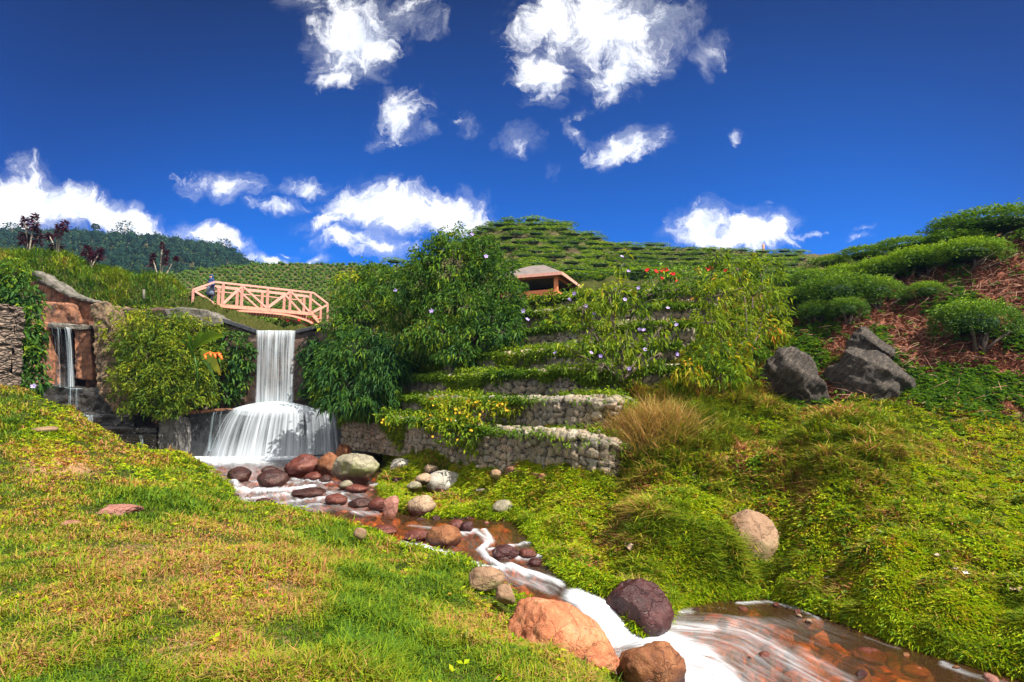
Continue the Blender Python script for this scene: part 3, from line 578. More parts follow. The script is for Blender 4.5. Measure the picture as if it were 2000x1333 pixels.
def keep(o, p):                                  # parent but keep the world place
    o.parent = p; o.matrix_parent_inverse.identity(); o.location = Vector(o.location) - p.location; return o
profile([(225, 604), (320, 602), (405, 609), (435, 630), (497, 652), (578, 652), (652, 636), (722, 636), (722, 880), (225, 880)], 30.0, 1.0, M['dam_stain'], 'wall_face', None); keep(rough(bpy.data.objects['wall_face'], .09, .3), dam)
for poly, nm in (([(432, 621), (500, 644), (500, 652), (432, 629)], 'coping'), ([(576, 652), (576, 646), (652, 627), (652, 635)], 'coping')):
    o = obj(nm, prism(MB(), [P(x, y, 29.85) for x, y in poly], (0, 1.2, 0)).mesh(nm, M['con_wet'], False)); keep(o, dam); rough(o, .05, .12)
o = obj('wing_block', prism(MB(), [P(x, y, 29.7) for x, y in [(318, 603), (360, 600), (405, 606), (433, 622), (434, 634), (400, 640), (330, 626)]], (0, 1.3, 0)).mesh('wing_block', M['con'], False)); keep(o, dam); rough(o, .07, .22)
o = obj('wing_block', prism(MB(), [P(x, y, 29.7) for x, y in [(640, 632), (720, 628), (720, 700), (650, 690)]], (0, 1.3, 0)).mesh('wing_block', M['con'], False)); keep(o, dam); rough(o, .07, .22)
# apron block under the fall
bk = empty('apron_block', P(520, 890, 28.9), label='dark wet concrete step the waterfall lands on and spreads over', cat='concrete step')
mb = MB(); prism(mb, [P(x, y, 28.9) for x, y in [(345, 812), (420, 802), (664, 802), (668, 812), (668, 890), (345, 895)]], (0, 1.6, 0))
keep(obj('step_body', mb.mesh('step_body', M['con_wet'], False)), bk)
mb = MB(); prism(mb, [P(x, y, 28.82) for x, y in [(345, 806), (430, 798), (460, 800), (345, 812)]], (0, 1.7, 0)); keep(obj('step_ledge', mb.mesh('step_ledge', M['con_orange'], False)), bk)
mb = MB(); prism(mb, [P(x, y, 27.9) for x, y in [(660, 856), (735, 872), (735, 884), (700, 886), (660, 884)]], (0, 1.6, 0)); keep(obj('side_ledge', mb.mesh('side_ledge', M['con_wet'], False)), bk)
# falling water
def fallmat(name, xs, lo, hi, seed, ys=.25, base=(.60, .66, .70)):
    t = NT(name); fl = t.attr('flow', 'Vector')
    mp = t.n('ShaderNodeMapping', {'Vector': fl, 'Scale': (xs, ys, 1.), 'Location': (seed, 0, 0)}).outputs[0]
    mp2 = t.n('ShaderNodeMapping', {'Vector': fl, 'Scale': (xs*3.3, ys*1.5, 1.), 'Location': (0, seed, 0)}).outputs[0]
    s = t.math('ADD', t.math('MULTIPLY', t.noise(1., mp, 3, .5), .65), t.math('MULTIPLY', t.noise(1., mp2, 3, .6), .35))
    a = t.math('ADD', t.maprange(s, lo, hi), t.math('SUBTRACT', t.attr('foam'), .5), True)
    d = t.n('ShaderNodeMixShader', {0: .35, 1: t.n('ShaderNodeBsdfDiffuse', {'Color': (*base, 1)}).outputs[0], 2: t.n('ShaderNodeBsdfTranslucent', {'Color': (*base, 1)}).outputs[0]})
    return t.done(t.n('ShaderNodeMixShader', {0: a, 1: t.n('ShaderNodeBsdfTransparent').outputs[0], 2: d.outputs[0]}).outputs[0])
M['curtain'] = fallmat('falling_curtain', 8., .34, .74, 3.)
M['fan'] = fallmat('spreading_water', 7., .34, .74, 9., .2, (.60, .65, .70))
M['thin'] = fallmat('thin_fall', 9., .50, .80, 5., .25, (.40, .50, .56))
def fallsheet(name, top, bot, Yt, Yb, mat, parent, bow=.25, nu=60, nv=40, edge=.16, foam_top=0., foam_bot=.2, curve=2., arcs=0., toparc=0.):
    u = np.linspace(0, 1, nu)[None, :, None]; v = np.linspace(0, 1, nv)[:, None, None]
    a = np.array([P(*p, Yt) for p in top]); b = np.array([P(*p, Yb) for p in bot])
    A_ = a[0]*(1-u)+a[1]*u; B_ = b[0]*(1-u)+b[1]*u
    A_ = A_ + np.array([0, 0, 1.])*toparc*(4*u*(1-u)); B_ = B_ + np.array([0, -1., 0])*arcs*(4*u*(1-u))
    k = v**.8; X = A_*(1-k)+B_*k
    zc = A_[..., 2:]*(1-v**curve)+B_[..., 2:]*v**curve; X = np.concatenate([X[..., :2], zc], -1)
    X[..., 1] -= bow*(4*u*(1-u))[..., 0]*np.minimum(v*3, 1)[..., 0]*.5
    X[..., 1] += (fbm(np.stack(np.broadcast_arrays(u[..., 0]*14, v[..., 0]*.6), -1), 2, 5)-.5)*.22
    w = np.linalg.norm(a[1]-a[0])+np.linalg.norm(b[1]-b[0]); L = np.linalg.norm(a[0]-b[0])
    fl = np.stack([np.broadcast_to(u[..., 0]*w/2, X.shape[:2]), np.broadcast_to(v[..., 0]*L, X.shape[:2]), np.zeros(X.shape[:2])], -1)
    ed = np.minimum(u, 1-u)[..., 0]; fm = .5 - .8*(1-sm(0, edge, ed)) + foam_top*sm(.22, 0, v[..., 0]) + foam_bot*sm(.7, 1., v[..., 0])
    return obj(name, mesh(name, X, gridfaces(nv, nu), mat, {'flow': fl.reshape(-1, 3), 'foam': np.broadcast_to(fm, X.shape[:2]).ravel()}), parent)
wf = empty('waterfall', (0, 0, 0), label='tall white waterfall pouring off the dam notch and fanning over a step into the pool', cat='waterfall')
fallsheet('upper_curtain', ((500, 646), (577, 646)), ((496, 800), (574, 800)), 29.78, 29.35, M['curtain'], wf, .25, 90, 40, .06, .35, .35, 1.3)
fallsheet('spreading_fan', ((452, 801), (612, 797)), ((385, 897), (640, 893)), 28.75, 27.5, M['fan'], wf, .9, 140, 50, .20, .5, .3, 1.7, .9, .35)
fallsheet('spreading_fan', ((585, 800), (660, 803)), ((590, 890), (676, 884)), 28.75, 28.2, M['fan'], wf, .35, 80, 50, .18, .3, .12, 1.6, .2, .1)
fallsheet('edge_trickle', ((405, 806), (450, 803)), ((395, 880), (440, 885)), 28.72, 28.4, M['thin'], wf, .05, 40, 30, .3)
v, f = ICO[4]; mist = v.copy(); c0 = P(536, 802, 28.95)
t = NT('churned_foam'); n1 = t.noise(1.5, t.pos(), 3, .5)
lw = t.n('ShaderNodeLayerWeight', {'Blend': .35}).outputs['Facing']
al = t.math('MULTIPLY', t.maprange(lw, .15, .95, 1., 0.), t.maprange(n1, .25, .6, .75, 1.), True)
M['foam'] = t.done(t.n('ShaderNodeMixShader', {0: al, 1: t.n('ShaderNodeBsdfTransparent').outputs[0], 2: t.n('ShaderNodeBsdfDiffuse', {'Color': (.84, .87, .9, 1)}).outputs[0]}).outputs[0])
mist = mist*np.array([2.0, .75, .36])*(1+.25*(fbm(mist*2, 3, 4)-.5))[:, None]
obj('churning_foam', mesh('churning_foam', mist, f, M['foam']), wf, c0)
# stepped side fall on the left
sf = empty('stepped_spillway', P(190, 880, 28), label='rust stained concrete spillway stepping down in dark ledges at the left', cat='spillway')
def sfp(nm, poly, Y, dep, mat): o = profile(poly, Y, dep, mat, nm, None); keep(o, sf); nm == 'dark_pipe_mouth' or rough(o)
sfp('back_wall', [(60, 548), (128, 570), (200, 600), (205, 770), (60, 770)], 31.0, .9, M['con_orange'])
sfp('wall_coping', [(52, 528), (70, 530), (135, 573), (195, 590), (195, 595), (130, 580), (60, 541)], 30.6, 1.3, M['con'])
sfp('channel_trough', [(78, 588), (140, 594), (150, 632), (96, 634), (78, 630)], 30.4, .7, M['con_orange'])
sfp('side_pier', [(62, 625), (98, 632), (97, 756), (55, 756)], 29.6, 1.5, M['con_orange'])
sfp('side_pier', [(141, 634), (176, 640), (181, 742), (148, 740)], 29.6, 1.5, M['con_orange'])
sfp('channel_lip', [(92, 630), (140, 634), (178, 634), (178, 645), (141, 644), (92, 640)], 29.45, 1.6, M['con'])
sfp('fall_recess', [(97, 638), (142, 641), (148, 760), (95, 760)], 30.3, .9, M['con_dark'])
sfp('ledge', [(48, 752), (120, 754), (240, 762), (250, 810), (48, 810)], 28.9, 1.6, M['con_dark'])
sfp('ledge', [(140, 806), (222, 810), (262, 812), (262, 840), (140, 840)], 28.3, 1.6, M['con_dark'])
sfp('ledge', [(140, 832), (306, 836), (306, 846), (290, 850), (268, 848), (255, 852), (140, 850)], 27.9, 1.2, M['con_dark'])
sfp('end_pier', [(309, 813), (346, 815), (346, 890), (309, 890)], 27.75, 1.2, M['con_pier'])
sfp('dark_pipe_mouth', [(73+11*math.cos(k), 612+17*math.sin(k)) for k in np.linspace(0, 2*math.pi, 17)[:-1]], 30.36, .02, M['con_dark'])  # thin dark disc painted for the shaded inside of the pipe
# pebbled front wall
s = np.linspace(0, 1, 120); vv = np.linspace(0, 1, 40); S, Q = np.meshgrid(s, vv, indexing='ij')
a, b, c, d = P(148, 849, 27.7), P(306, 849, 27.7), P(148, 896, 27.7), P(306, 896, 27.7)
X = (c[None, None]*(1-S[..., None])+d*S[..., None])*(1-Q[..., None]) + (a*(1-S[..., None])+b*S[..., None])*Q[..., None]
f1, f2, cr = vor(np.stack([S*38, Q*11], -1).reshape(-1, 2), 91); X[..., 1] -= (.06*sm(0, .5, f2-f1)).reshape(S.shape)
M['pebble'] = concrete('wet_pebbledash', (.025, .02, .016), (.13, .10, .075), (.02, .016, .012), .7, .45, 3)
keep(obj('pebbled_front', mesh('pebbled_front', X, gridfaces(120, 40), M['pebble'])), sf)
sv = empty('waterfall', (0, 0, 0), label='thin side waterfall trickling down the rust stained spillway ledges', cat='waterfall')
fallsheet('upper_fall', ((98, 640), (142, 641)), ((104, 757), (150, 757)), 29.42, 28.85, M['thin'], sv, .1, 40, 30, .1, .0, .05, 1.5)
fallsheet('upper_fall', ((126, 639), (136, 640)), ((136, 756), (145, 756)), 29.40, 28.8, M['curtain'], sv, .05, 30, 30, .2, .2, .2, 1.5)
fallsheet('lower_fall', ((126, 757), (162, 759)), ((122, 790), (164, 806)), 28.85, 28.6, M['thin'], sv, .1, 40, 20, .15, .6, -.1, 1.6)
fallsheet('lower_fall', ((166, 811), (182, 811)), ((168, 832), (184, 832)), 28.27, 28.0, M['curtain'], sv, .05, 24, 12, .2)
fallsheet('lower_fall', ((150, 808), (215, 811)), ((150, 812), (215, 815)), 28.27, 28.0, M['thin'], sv, .05, 24, 8, .2, .4, .2)
fallsheet('lower_fall', ((269, 850), (280, 851)), ((275, 882), (284, 882)), 27.6, 27.2, M['curtain'], sv, .05, 24, 16, .2, .4, .2)
# leaning buttress and pillar
bt = rough(obj('stone_buttress', prism(MB(), [P(x, y, 28.7) for x, y in [(176, 596), (202, 590), (222, 640), (240, 700), (262, 790), (270, 815), (226, 815), (190, 760), (184, 700)]], (0, 2.2, 0)).mesh('stone_buttress', M['drystone'], False), label='leaning stone buttress wall between the side fall and the leafy bank', cat='stone wall'), .07, .4)
u, v = np.meshgrid(np.linspace(0, 1, 40), np.linspace(0, 1, 60), indexing='ij'); th = u*2*math.pi
def pil(th, v):
    sq = 1/np.maximum(np.abs(np.cos(th)), np.abs(np.sin(th)))
    return sq
ctr = P(-12, 785, 22.); rad = .58*(1-.12*v); X = np.stack([ctr[0]+np.cos(th)*rad*np.minimum(pil(th, v), 1.25), ctr[1]+np.sin(th)*rad*np.minimum(pil(th, v), 1.25), ctr[2]-.3+v*3.9], -1)
row = np.floor(v*26); X[..., :2] += ((noise(np.stack([th*2.2+row*3.7, row], -1), 3)-.5)*.14)[..., None]*nrm(X[..., :2]-ctr[:2])
obj('stone_pillar', mesh('stone_pillar', X, gridfaces(40, 60), M['stacked'], smooth=False), label='stacked flat stone pillar at the left edge of the lawn', cat='stone pillar')
o = obj('concrete_slab', prism(MB(), [P(988, 915, 15.6), P(1066, 930, 14.6), P(1062, 945, 14.6), P(986, 935, 15.6)], (.25, .35, .1)).mesh('concrete_slab', M['con_orange'], False), label='short low concrete slab edge below the lowest gabion wall', cat='concrete slab')
# ------------------------------------------------------------------ footbridge
M['pinkpaint'] = paint('faded_pink_paint', (.55, .26, .20), .6, (.24, .12, .085), .7, 5)
M['deckpaint'] = paint('red_pink_deck_paint', (.58, .24, .16), .65, (.12, .07, .05), .85, 4)
br = empty('footbridge', (0, 0, 0), label='faded pink truss footbridge arching over the stream above the waterfall', cat='footbridge')
A0, A1 = P(417.5, 594, 34.), P(611, 609, 37.4); A1[2] = A0[2]
ax = nrm(A1-A0); sdv = np.array([ax[1], -ax[0], 0]); sdv = sdv if sdv[1] > 0 else -sdv; L0 = np.linalg.norm(A1-A0)
HT = 1.30; WID = 1.35; up = np.array([0, 0, 1.])
def Q(s, h, side): return A0 + ax*s + up*h + sdv*(WID*side)
vs = [.08, .26, .515, .75, .97]
for side in (0, 1):
    tr = empty('truss', (0, 0, 0)); tr.parent = br
    mb = MB(); mb.bar(Q(0, HT, side), Q(L0, HT, side), .115, .115); mb.bar(Q(0, HT, side), Q(-1.1, HT-.58, side), .11, .11); mb.bar(Q(L0, HT, side), Q(L0+.95, HT-.62, side), .11, .11)
    obj('top_rail', mb.mesh('top_rail', M['pinkpaint'], False), tr)
    mb = MB(); mb.bar(Q(.1, HT-.3, side)+sdv*.06, Q(L0-.1, HT-.3, side)+sdv*.06, .05, .06)
    obj('hand_rail', mb.mesh('hand_rail', M['pinkpaint'], False), tr)
    for k in vs:
        obj('post', MB().bar(Q(k*L0, 0, side), Q(k*L0, HT-.058, side), .125, .125).mesh('post', M['pinkpaint'], False), tr)
    obj('post', MB().bar(Q(-1.1, -.75, side), Q(-1.1, HT-.55, side), .10, .10).mesh('post', M['pinkpaint'], False), tr)
    obj('post', MB().bar(Q(L0+.95, -.95, side), Q(L0+.95, HT-.6, side), .10, .10).mesh('post', M['pinkpaint'], False), tr)
    for s0, h0, s1, h1 in ((.09*L0, .06, .255*L0, HT-.1), (.27*L0, HT-.1, .505*L0, .06), (.525*L0, .06, .74*L0, HT-.1), (.76*L0, HT-.1, .96*L0, .06), (-1.05, HT-.65, -.02, .06), (L0+.9, HT-.7, L0+.05, .06)):
        obj('diagonal_brace', MB().bar(Q(s0, h0, side), Q(s1, h1, side), .11, .11).mesh('diagonal_brace', M['pinkpaint'], False), tr)
mb = MB()
for side in (0, 1):
    mb.bar(Q(-.05, -.08, side), Q(L0+.05, -.08, side), .12, .2)
    for i in range(14):
        a, b = i/14, (i+1)/14; g = lambda x: -.25 - .42*(abs(2*x-1))**3
        mb.bar(Q(a*L0-.3*(a == 0), g(a), side), Q(b*L0, g(b), side), .11, .12)
    mb.bar(Q(L0, -.15, side), Q(L0+1., -1.15, side), .12, .2); mb.bar(Q(0, -.15, side), Q(-1.15, -.85, side), .12, .2)
obj('deck_beam', mb.mesh('deck_beam', M['deckpaint'], False), br)
mb = MB()
n = 34
for i in range(n):
    s0 = (i+.5)/n*L0; mb.bar(Q(s0, .02, .04), Q(s0, .02, .96), L0/n*.86, .05)
for i in range(6):
    mb.bar(Q(L0+.12+i*.15, -.02-i*.16, .04), Q(L0+.12+i*.15, -.02-i*.16, .96), .14, .05); mb.bar(Q(-.12-i*.17, -.02-i*.12, .04), Q(-.12-i*.17, -.02-i*.12, .96), .15, .05)
obj('deck_planks', mb.mesh('deck_planks', M['deckpaint'], False), br)
# ------------------------------------------------------------------ pavilion
pv = empty('pavilion', (0, 0, 0), label='open pavilion with a grey hipped roof and orange posts behind the hedge', cat='pavilion')
M['roof'] = paint('grey_roof_sheet', (.17, .135, .12), .75, (.06, .05, .045), .8, 2.5); M['orange'] = paint('orange_paint', (.70, .20, .07), .6, (.35, .12, .06), .5, 4); M['fascia'] = paint('pink_fascia', (.66, .32, .24), .6, (.3, .14, .1), .6, 5); M['ceiling'] = paint('pale_ceiling', (.78, .60, .52), .8, (.3, .2, .15), .4, 4)
ez = P(1097, 531, 31)[2]; hw = hd = 2.15; c0 = np.array([-2.15, 2.15, 0])
pv.location = Vector((float(P(1097, 531, 31)[0]), 31., 0)); pv.rotation_euler[2] = R(-21)
cor = [c0+[-hw, -hd, ez], c0+[hw, -hd, ez], c0+[hw, hd, ez], c0+[-hw, hd, ez]]; ap = [c0+[-.45, 0, ez+1.0], c0+[.45, 0, ez+1.0]]
def roofmesh(dz, inn=0.):
    V = [q+np.array([0, 0, dz]) for q in cor+ap]
    return V, [[[0, 1, 5, 4], [2, 3, 4, 5]], [[1, 2, 5], [3, 0, 4]]]
mb = MB(); V, Fc = roofmesh(.0); mb.add(V, Fc); V2, F2 = roofmesh(-.07); mb.add(V2, [np.array(x)[:, ::-1] for x in F2])
V3, F3 = roofmesh(-.10); obj('ceiling', MB().add(V3, [np.array(x)[:, ::-1] for x in F3]).mesh('ceiling', M['ceiling'], False), pv)
obj('bounce_floor_slab', MB().box(c0+[0, 0, ez-2.6], (4.6, 4.6, .2)).mesh('bounce_floor_slab', M['ceiling'], False), pv)  # pale floor added to bounce sunlight up onto the ceiling
obj('parapet', MB().box([-2.15, .5, ez-1.2], (3.4, .08, .75)).box([-.5, 2.15, ez-1.2], (.08, 3.1, .75)).mesh('parapet', M['orange'], False), pv)
rf = obj('roof', mb.mesh('roof', M['roof'], False), pv)
mb = MB()
for i in range(4): mb.bar(cor[i]+[0, 0, -.08], cor[(i+1) % 4]+[0, 0, -.08], .07, .17)
obj('fascia', mb.mesh('fascia', M['fascia'], False), rf)
mb = MB()
for i in range(4): mb.bar(np.array(cor[i])+[0, 0, -.14], np.array(ap[0 if i in (0, 3) else 1])+[0, 0, -.14], .09, .1)
for f_ in (-.5, 0, .5):
    mb.bar(c0+[hw*f_, -hd, ez-.14], c0+[.45*f_, 0, ez+.86], .06, .08)
obj('rafters', mb.mesh('rafters', M['orange'], False), rf)
for sx in (-1, 1):
    for sy in (-1, 1):
        p0 = c0+[sx*(hw-.45), sy*(hd-.45), 0]
        obj('post', MB().bar([p0[0], p0[1], ez-2.6], [p0[0], p0[1], ez+.1], .2, .2).mesh('post', M['orange'], False), pv)
mb = MB()
for i in range(4):
    a, b = [np.array(c0+[x*(hw-.45), y*(hd-.45), ez-.12]) for x, y in (((-1, -1), (1, -1)), ((1, -1), (1, 1)), ((1, 1), (-1, 1)), ((-1, 1), (-1, -1)))[i]]
    mb.bar(a, b, .1, .14); mb.bar(a+[0, 0, -1.0], b+[0, 0, -1.0], .08, .1)
obj('tie_beams', mb.mesh('tie_beams', M['orange'], False), pv)
# ------------------------------------------------------------------ person on the bridge
M['skin'] = paint('skin', (.36, .20, .13), .6, (.3, .15, .1), .2); M['navy'] = paint('navy_cloth', (.012, .035, .12), .9, (.01, .02, .05), .4); M['greyblue'] = paint('grey_blue_cloth', (.12, .15, .22), .9, (.06, .08, .12), .4); M['trousers'] = paint('dark_trousers', (.02, .025, .05), .9, (.01, .01, .02), .4)
pz = Q(-.12, .04, .35); pe = empty('person', pz, label='person in a blue headscarf, dark top and grey apron leaning on the footbridge end', cat='person')
def skin(name, pts_, edges, rad, mat, parent, lv=2):
    m = bpy.data.meshes.new(name); m.from_pydata([tuple(map(float, q)) for q in pts_], edges, []); m.update()
    o = obj(name, m, parent); mo = o.modifiers.new('skin', 'SKIN'); mo.use_smooth_shade = True
    if not m.skin_vertices: bpy.context.view_layer.update()
    for i, x in enumerate(m.skin_vertices[0].data): x.radius = (rad[i], rad[i]); x.use_root = i == 0
    s_ = o.modifiers.new('sub', 'SUBSURF'); s_.levels = s_.render_levels = lv
    m.materials.append(mat); return o
bp = [(0,0,.92),(0,.01,1.12),(0,.0,1.34),(0,-.01,1.44),(0,-.03,1.53),(0,-.04,1.62),(0,-.03,1.68)]; be = [(0,1),(1,2),(2,3),(3,4),(4,5),(5,6)]; brd = [.15,.13,.15,.06,.075,.10,.06]
for sx in (-1, 1):
    b = len(bp); bp += [(sx*.09,0,.85),(sx*.10,-.02,.48),(sx*.10,.02,.08),(sx*.10,-.13,.03)]; brd += [.10,.065,.045,.035]; be += [(0,b),(b,b+1),(b+1,b+2),(b+2,b+3)]
    b = len(bp); bp += [(sx*.18,0,1.38),(sx*.24,-.02,1.12),(sx*.17,-.22,1.02),(sx*.15,-.29,1.02)]; brd += [.06,.045,.033,.03]; be += [(2,b),(b,b+1),(b+1,b+2),(b+2,b+3)]
    for q in range(4):
        e = len(bp); bp += [(sx*(.15-.03*(q-1.5)*.7), -.33, 1.02), (sx*(.15-.03*(q-1.5)*.7), -.37, .99-.005*q)]; brd += [.010, .008]; be += [(b+3, e), (e, e+1)]
    e = len(bp); bp += [(sx*.11, -.30, 1.03), (sx*.095, -.335, 1.03)]; brd += [.011, .009]; be += [(b+3, e), (e, e+1)]
skin('body', bp, be, brd, M['skin'], pe)
mb = MB(); mb.tube([(0,0,.80),(0,.005,1.0),(0,.005,1.2),(0,0,1.36),(0,-.005,1.44)], [.20,.185,.175,.18,.09], 16); 
for sx in (-1, 1): mb.tube([(sx*.12,0,1.40),(sx*.19,0,1.36),(sx*.25,-.02,1.12),(sx*.19,-.18,1.03)], [.085,.08,.065,.05], 10)
obj('jacket', mb.mesh('jacket', M['navy']), pe)
mb = MB(); mb.tube([(0,-.01,.52),(0,-.01,.75),(0,-.01,.98),(0,-.01,1.06)], [.25,.23,.20,.19], 16); obj('apron', mb.mesh('apron', M['greyblue']), pe)
mb = MB()
for sx in (-1, 1): mb.tube([(sx*.09,0,.88),(sx*.10,-.02,.48),(sx*.10,.02,.09)], [.115,.085,.07], 10)
obj('trousers', mb.mesh('trousers', M['trousers']), pe)
v, f = ICO[3]; hv = v*np.array([.125, .135, .15])+np.array([0, .0, 1.63]); hv[:, 1] = np.where((hv[:, 1] < -.07) & (hv[:, 2] < 1.68), -.045, hv[:, 1])
mb = MB(); mb.add(hv, f); mb.tube([(0,.01,1.56),(0,.0,1.48),(0,0,1.40)], [.10,.12,.17], 14)
obj('headscarf', mb.mesh('headscarf', M['navy']), pe)
mb = MB(); mb.add(v*[.012,.03,.02]+np.array([0,-.145,1.61]), f); obj('nose', mb.mesh('nose', M['skin']), pe)
for sx in (-1, 1): mb = MB(); mb.add(v*.011+np.array([sx*.035,-.128,1.645]), f); obj('eye', mb.mesh('eye', M['trousers']), pe)
pe.rotation_euler[2] = R(-20); pe.scale = (1, 1, 1)
# ------------------------------------------------------------------ small things
pole = obj('wooden_post', MB().tube([P(1492, 505, 76), P(1491, 490, 76), P(1491, 477, 76)], [.18, .17, .15], 8).mesh('wooden_post', M['twig']), label='lone wooden post standing on the far tea ridge', cat='post')
mb = MB().tube([P(281, 586, 32.2), P(281, 578, 32.2), P(281, 566, 32.2)], .06, 8); obj('marker_peg', mb.mesh('marker_peg', M['con']), label='short pale marker peg in the grassy embankment left of the bridge', cat='post')
M['paper'] = paint('white_paper', (.80, .78, .74), .8, (.5, .45, .4), .3); M['bark_scrap'] = paint('bark_scrap', (.38, .26, .18), .9, (.2, .12, .08), .6)
o = obj('paper_box', MB().bar(P(933, 961, 16.4), P(947, 961, 16.3), .16, .17).mesh('paper_box', M['paper'], False), label='small white paper box lying on the mossy bank', cat='litter')
def scrap(name, label, px, py, w, h, mat, seed, cat, lift=.0):
    d = None
    for Y in np.geomspace(3, 40, 600):           # drop it on the ground seen at that point
        p = P(px, py, Y)
        if p[2] <= ZG(p[0], p[1]) + .05: d = Y; break
    g = np.random.default_rng(seed); n = 7; u, v = np.meshgrid(np.linspace(-.5, .5, n), np.linspace(-.5, .5, n), indexing='ij')
    s = d/F; z = (fbm(np.stack([u*3, v*3], -1)+seed, 2, seed)-.3)*min(w, h)*s*.9
    top = np.stack([u*w*s*(1-.5*np.abs(v)), v*h*s*1.8+u*h*s, z], -1).reshape(-1, 3); bot = top-[0, 0, .006]
    V = np.concatenate([top, bot]); fc = gridfaces(n, n); q = n*n
    rim = list(range(n)) + [i*n+n-1 for i in range(1, n)] + [q-1-i for i in range(1, n)] + [(n-1-i)*n for i in range(1, n-1)]
    sd_ = np.array([[a, b, b+q, a+q] for a, b in zip(rim, rim[1:]+rim[:1])])
    return obj(name, mesh(name, V, [fc, fc[:, ::-1]+q, sd_], M[mat]), None, p+[0, 0, .03+lift], label=label, cat=cat)
scrap('paper_scrap', 'thin white paper scrap above the bare patch on the right bank', 1618, 1130, 24, 9, 'paper', 1, 'litter')
scrap('paper_scrap', 'crumpled white paper scrap, larger of the two together far right', 1863, 1112, 15, 10, 'paper', 2, 'litter')
scrap('paper_scrap', 'flat white paper scrap just right of the crumpled one', 1888, 1123, 17, 8, 'paper', 3, 'litter')
scrap('paper_scrap', 'pale grey paper scrap upright in the grass below the mound', 1718, 1046, 8, 10, 'paper', 4, 'litter', .03)
scrap('paper_scrap', 'small white paper bit left of the tan bank boulder', 1382, 1063, 13, 9, 'paper', 5, 'litter', .06)
scrap('paper_scrap', 'dirty white scrap hanging on the grass tuft above the stream', 1229, 1012, 14, 20, 'paper', 6, 'litter', .05)
scrap('bark_piece', 'brown bark piece on the dry patch beside the tall tuft', 1230, 1074, 22, 26, 'bark_scrap', 7, 'bark', .03)
scrap('bark_piece', 'pinkish dry bark piece at the right edge of the lower bank', 1985, 1155, 24, 12, 'bark_scrap', 8, 'bark')
scrap('bark_piece', 'small red brown scrap on the upper right bank', 1830, 1088, 16, 8, 'bark_scrap', 9, 'bark')
# ================================================================== vegetation
def unit(n, g=rng): return nrm(g.normal(size=(n, 3)))
def leafquads(P0, D, L, W, droop, rnd, fold=.25, g=rng):
    n = len(P0); L = np.broadcast_to(L, (n,))[:, None]; W = np.broadcast_to(W, (n,))[:, None]
    S = nrm(np.cross(D, unit(n, g)*.7+[0, 0, 1.])); N = np.cross(S, D)
    m = P0 + D*L*.45; tip = P0 + D*L; tip[:, 2] -= droop*L[:, 0]; m[:, 2] -= droop*L[:, 0]*.25
    V = np.stack([P0, m - S*W/2 + N*W*fold, m + S*W/2 + N*W*fold, tip], 1)
    i = np.arange(n)[:, None]*4
    return V.reshape(-1, 3), np.concatenate([i+[[0, 2, 3]], i+[[0, 3, 1]]]), np.repeat(rnd, 4)
def blades(P0, N, L, W, lean, rnd, g=rng):
    n = len(P0); th = g.uniform(0, 2*math.pi, n); H = np.stack([np.cos(th), np.sin(th), np.zeros(n)], -1)
    S = np.stack([-H[:, 1], H[:, 0], H[:, 2]], -1); L = L[:, None]; W = W[:, None]; le = lean[:, None]
    m = P0 + (N*(1-.25*le) + H*le*.35)*L*.55; tip = P0 + (N*(1-.62*le) + H*le*.95)*L
    V = np.stack([P0-S*W/2, P0+S*W/2, m-S*W*.42, m+S*W*.42, tip], 1)
    i = np.arange(n)[:, None]*5
    return V.reshape(-1, 3), [i+[[0, 1, 3, 2]], i+[[2, 3, 4]]], np.repeat(rnd, 5)
def hit(px, py, y0=2., y1=120., n=900):          # where the sight line of a pixel meets the ground
    Y = np.geomspace(y0, y1, n); d = P(px, py, 1.); p = d[None]*Y[:, None]
    b = np.nonzero(p[:, 2] <= ZG(p[:, 0], p[:, 1]))[0]
    return p[b[0]] if len(b) else None
def sub(o): return o
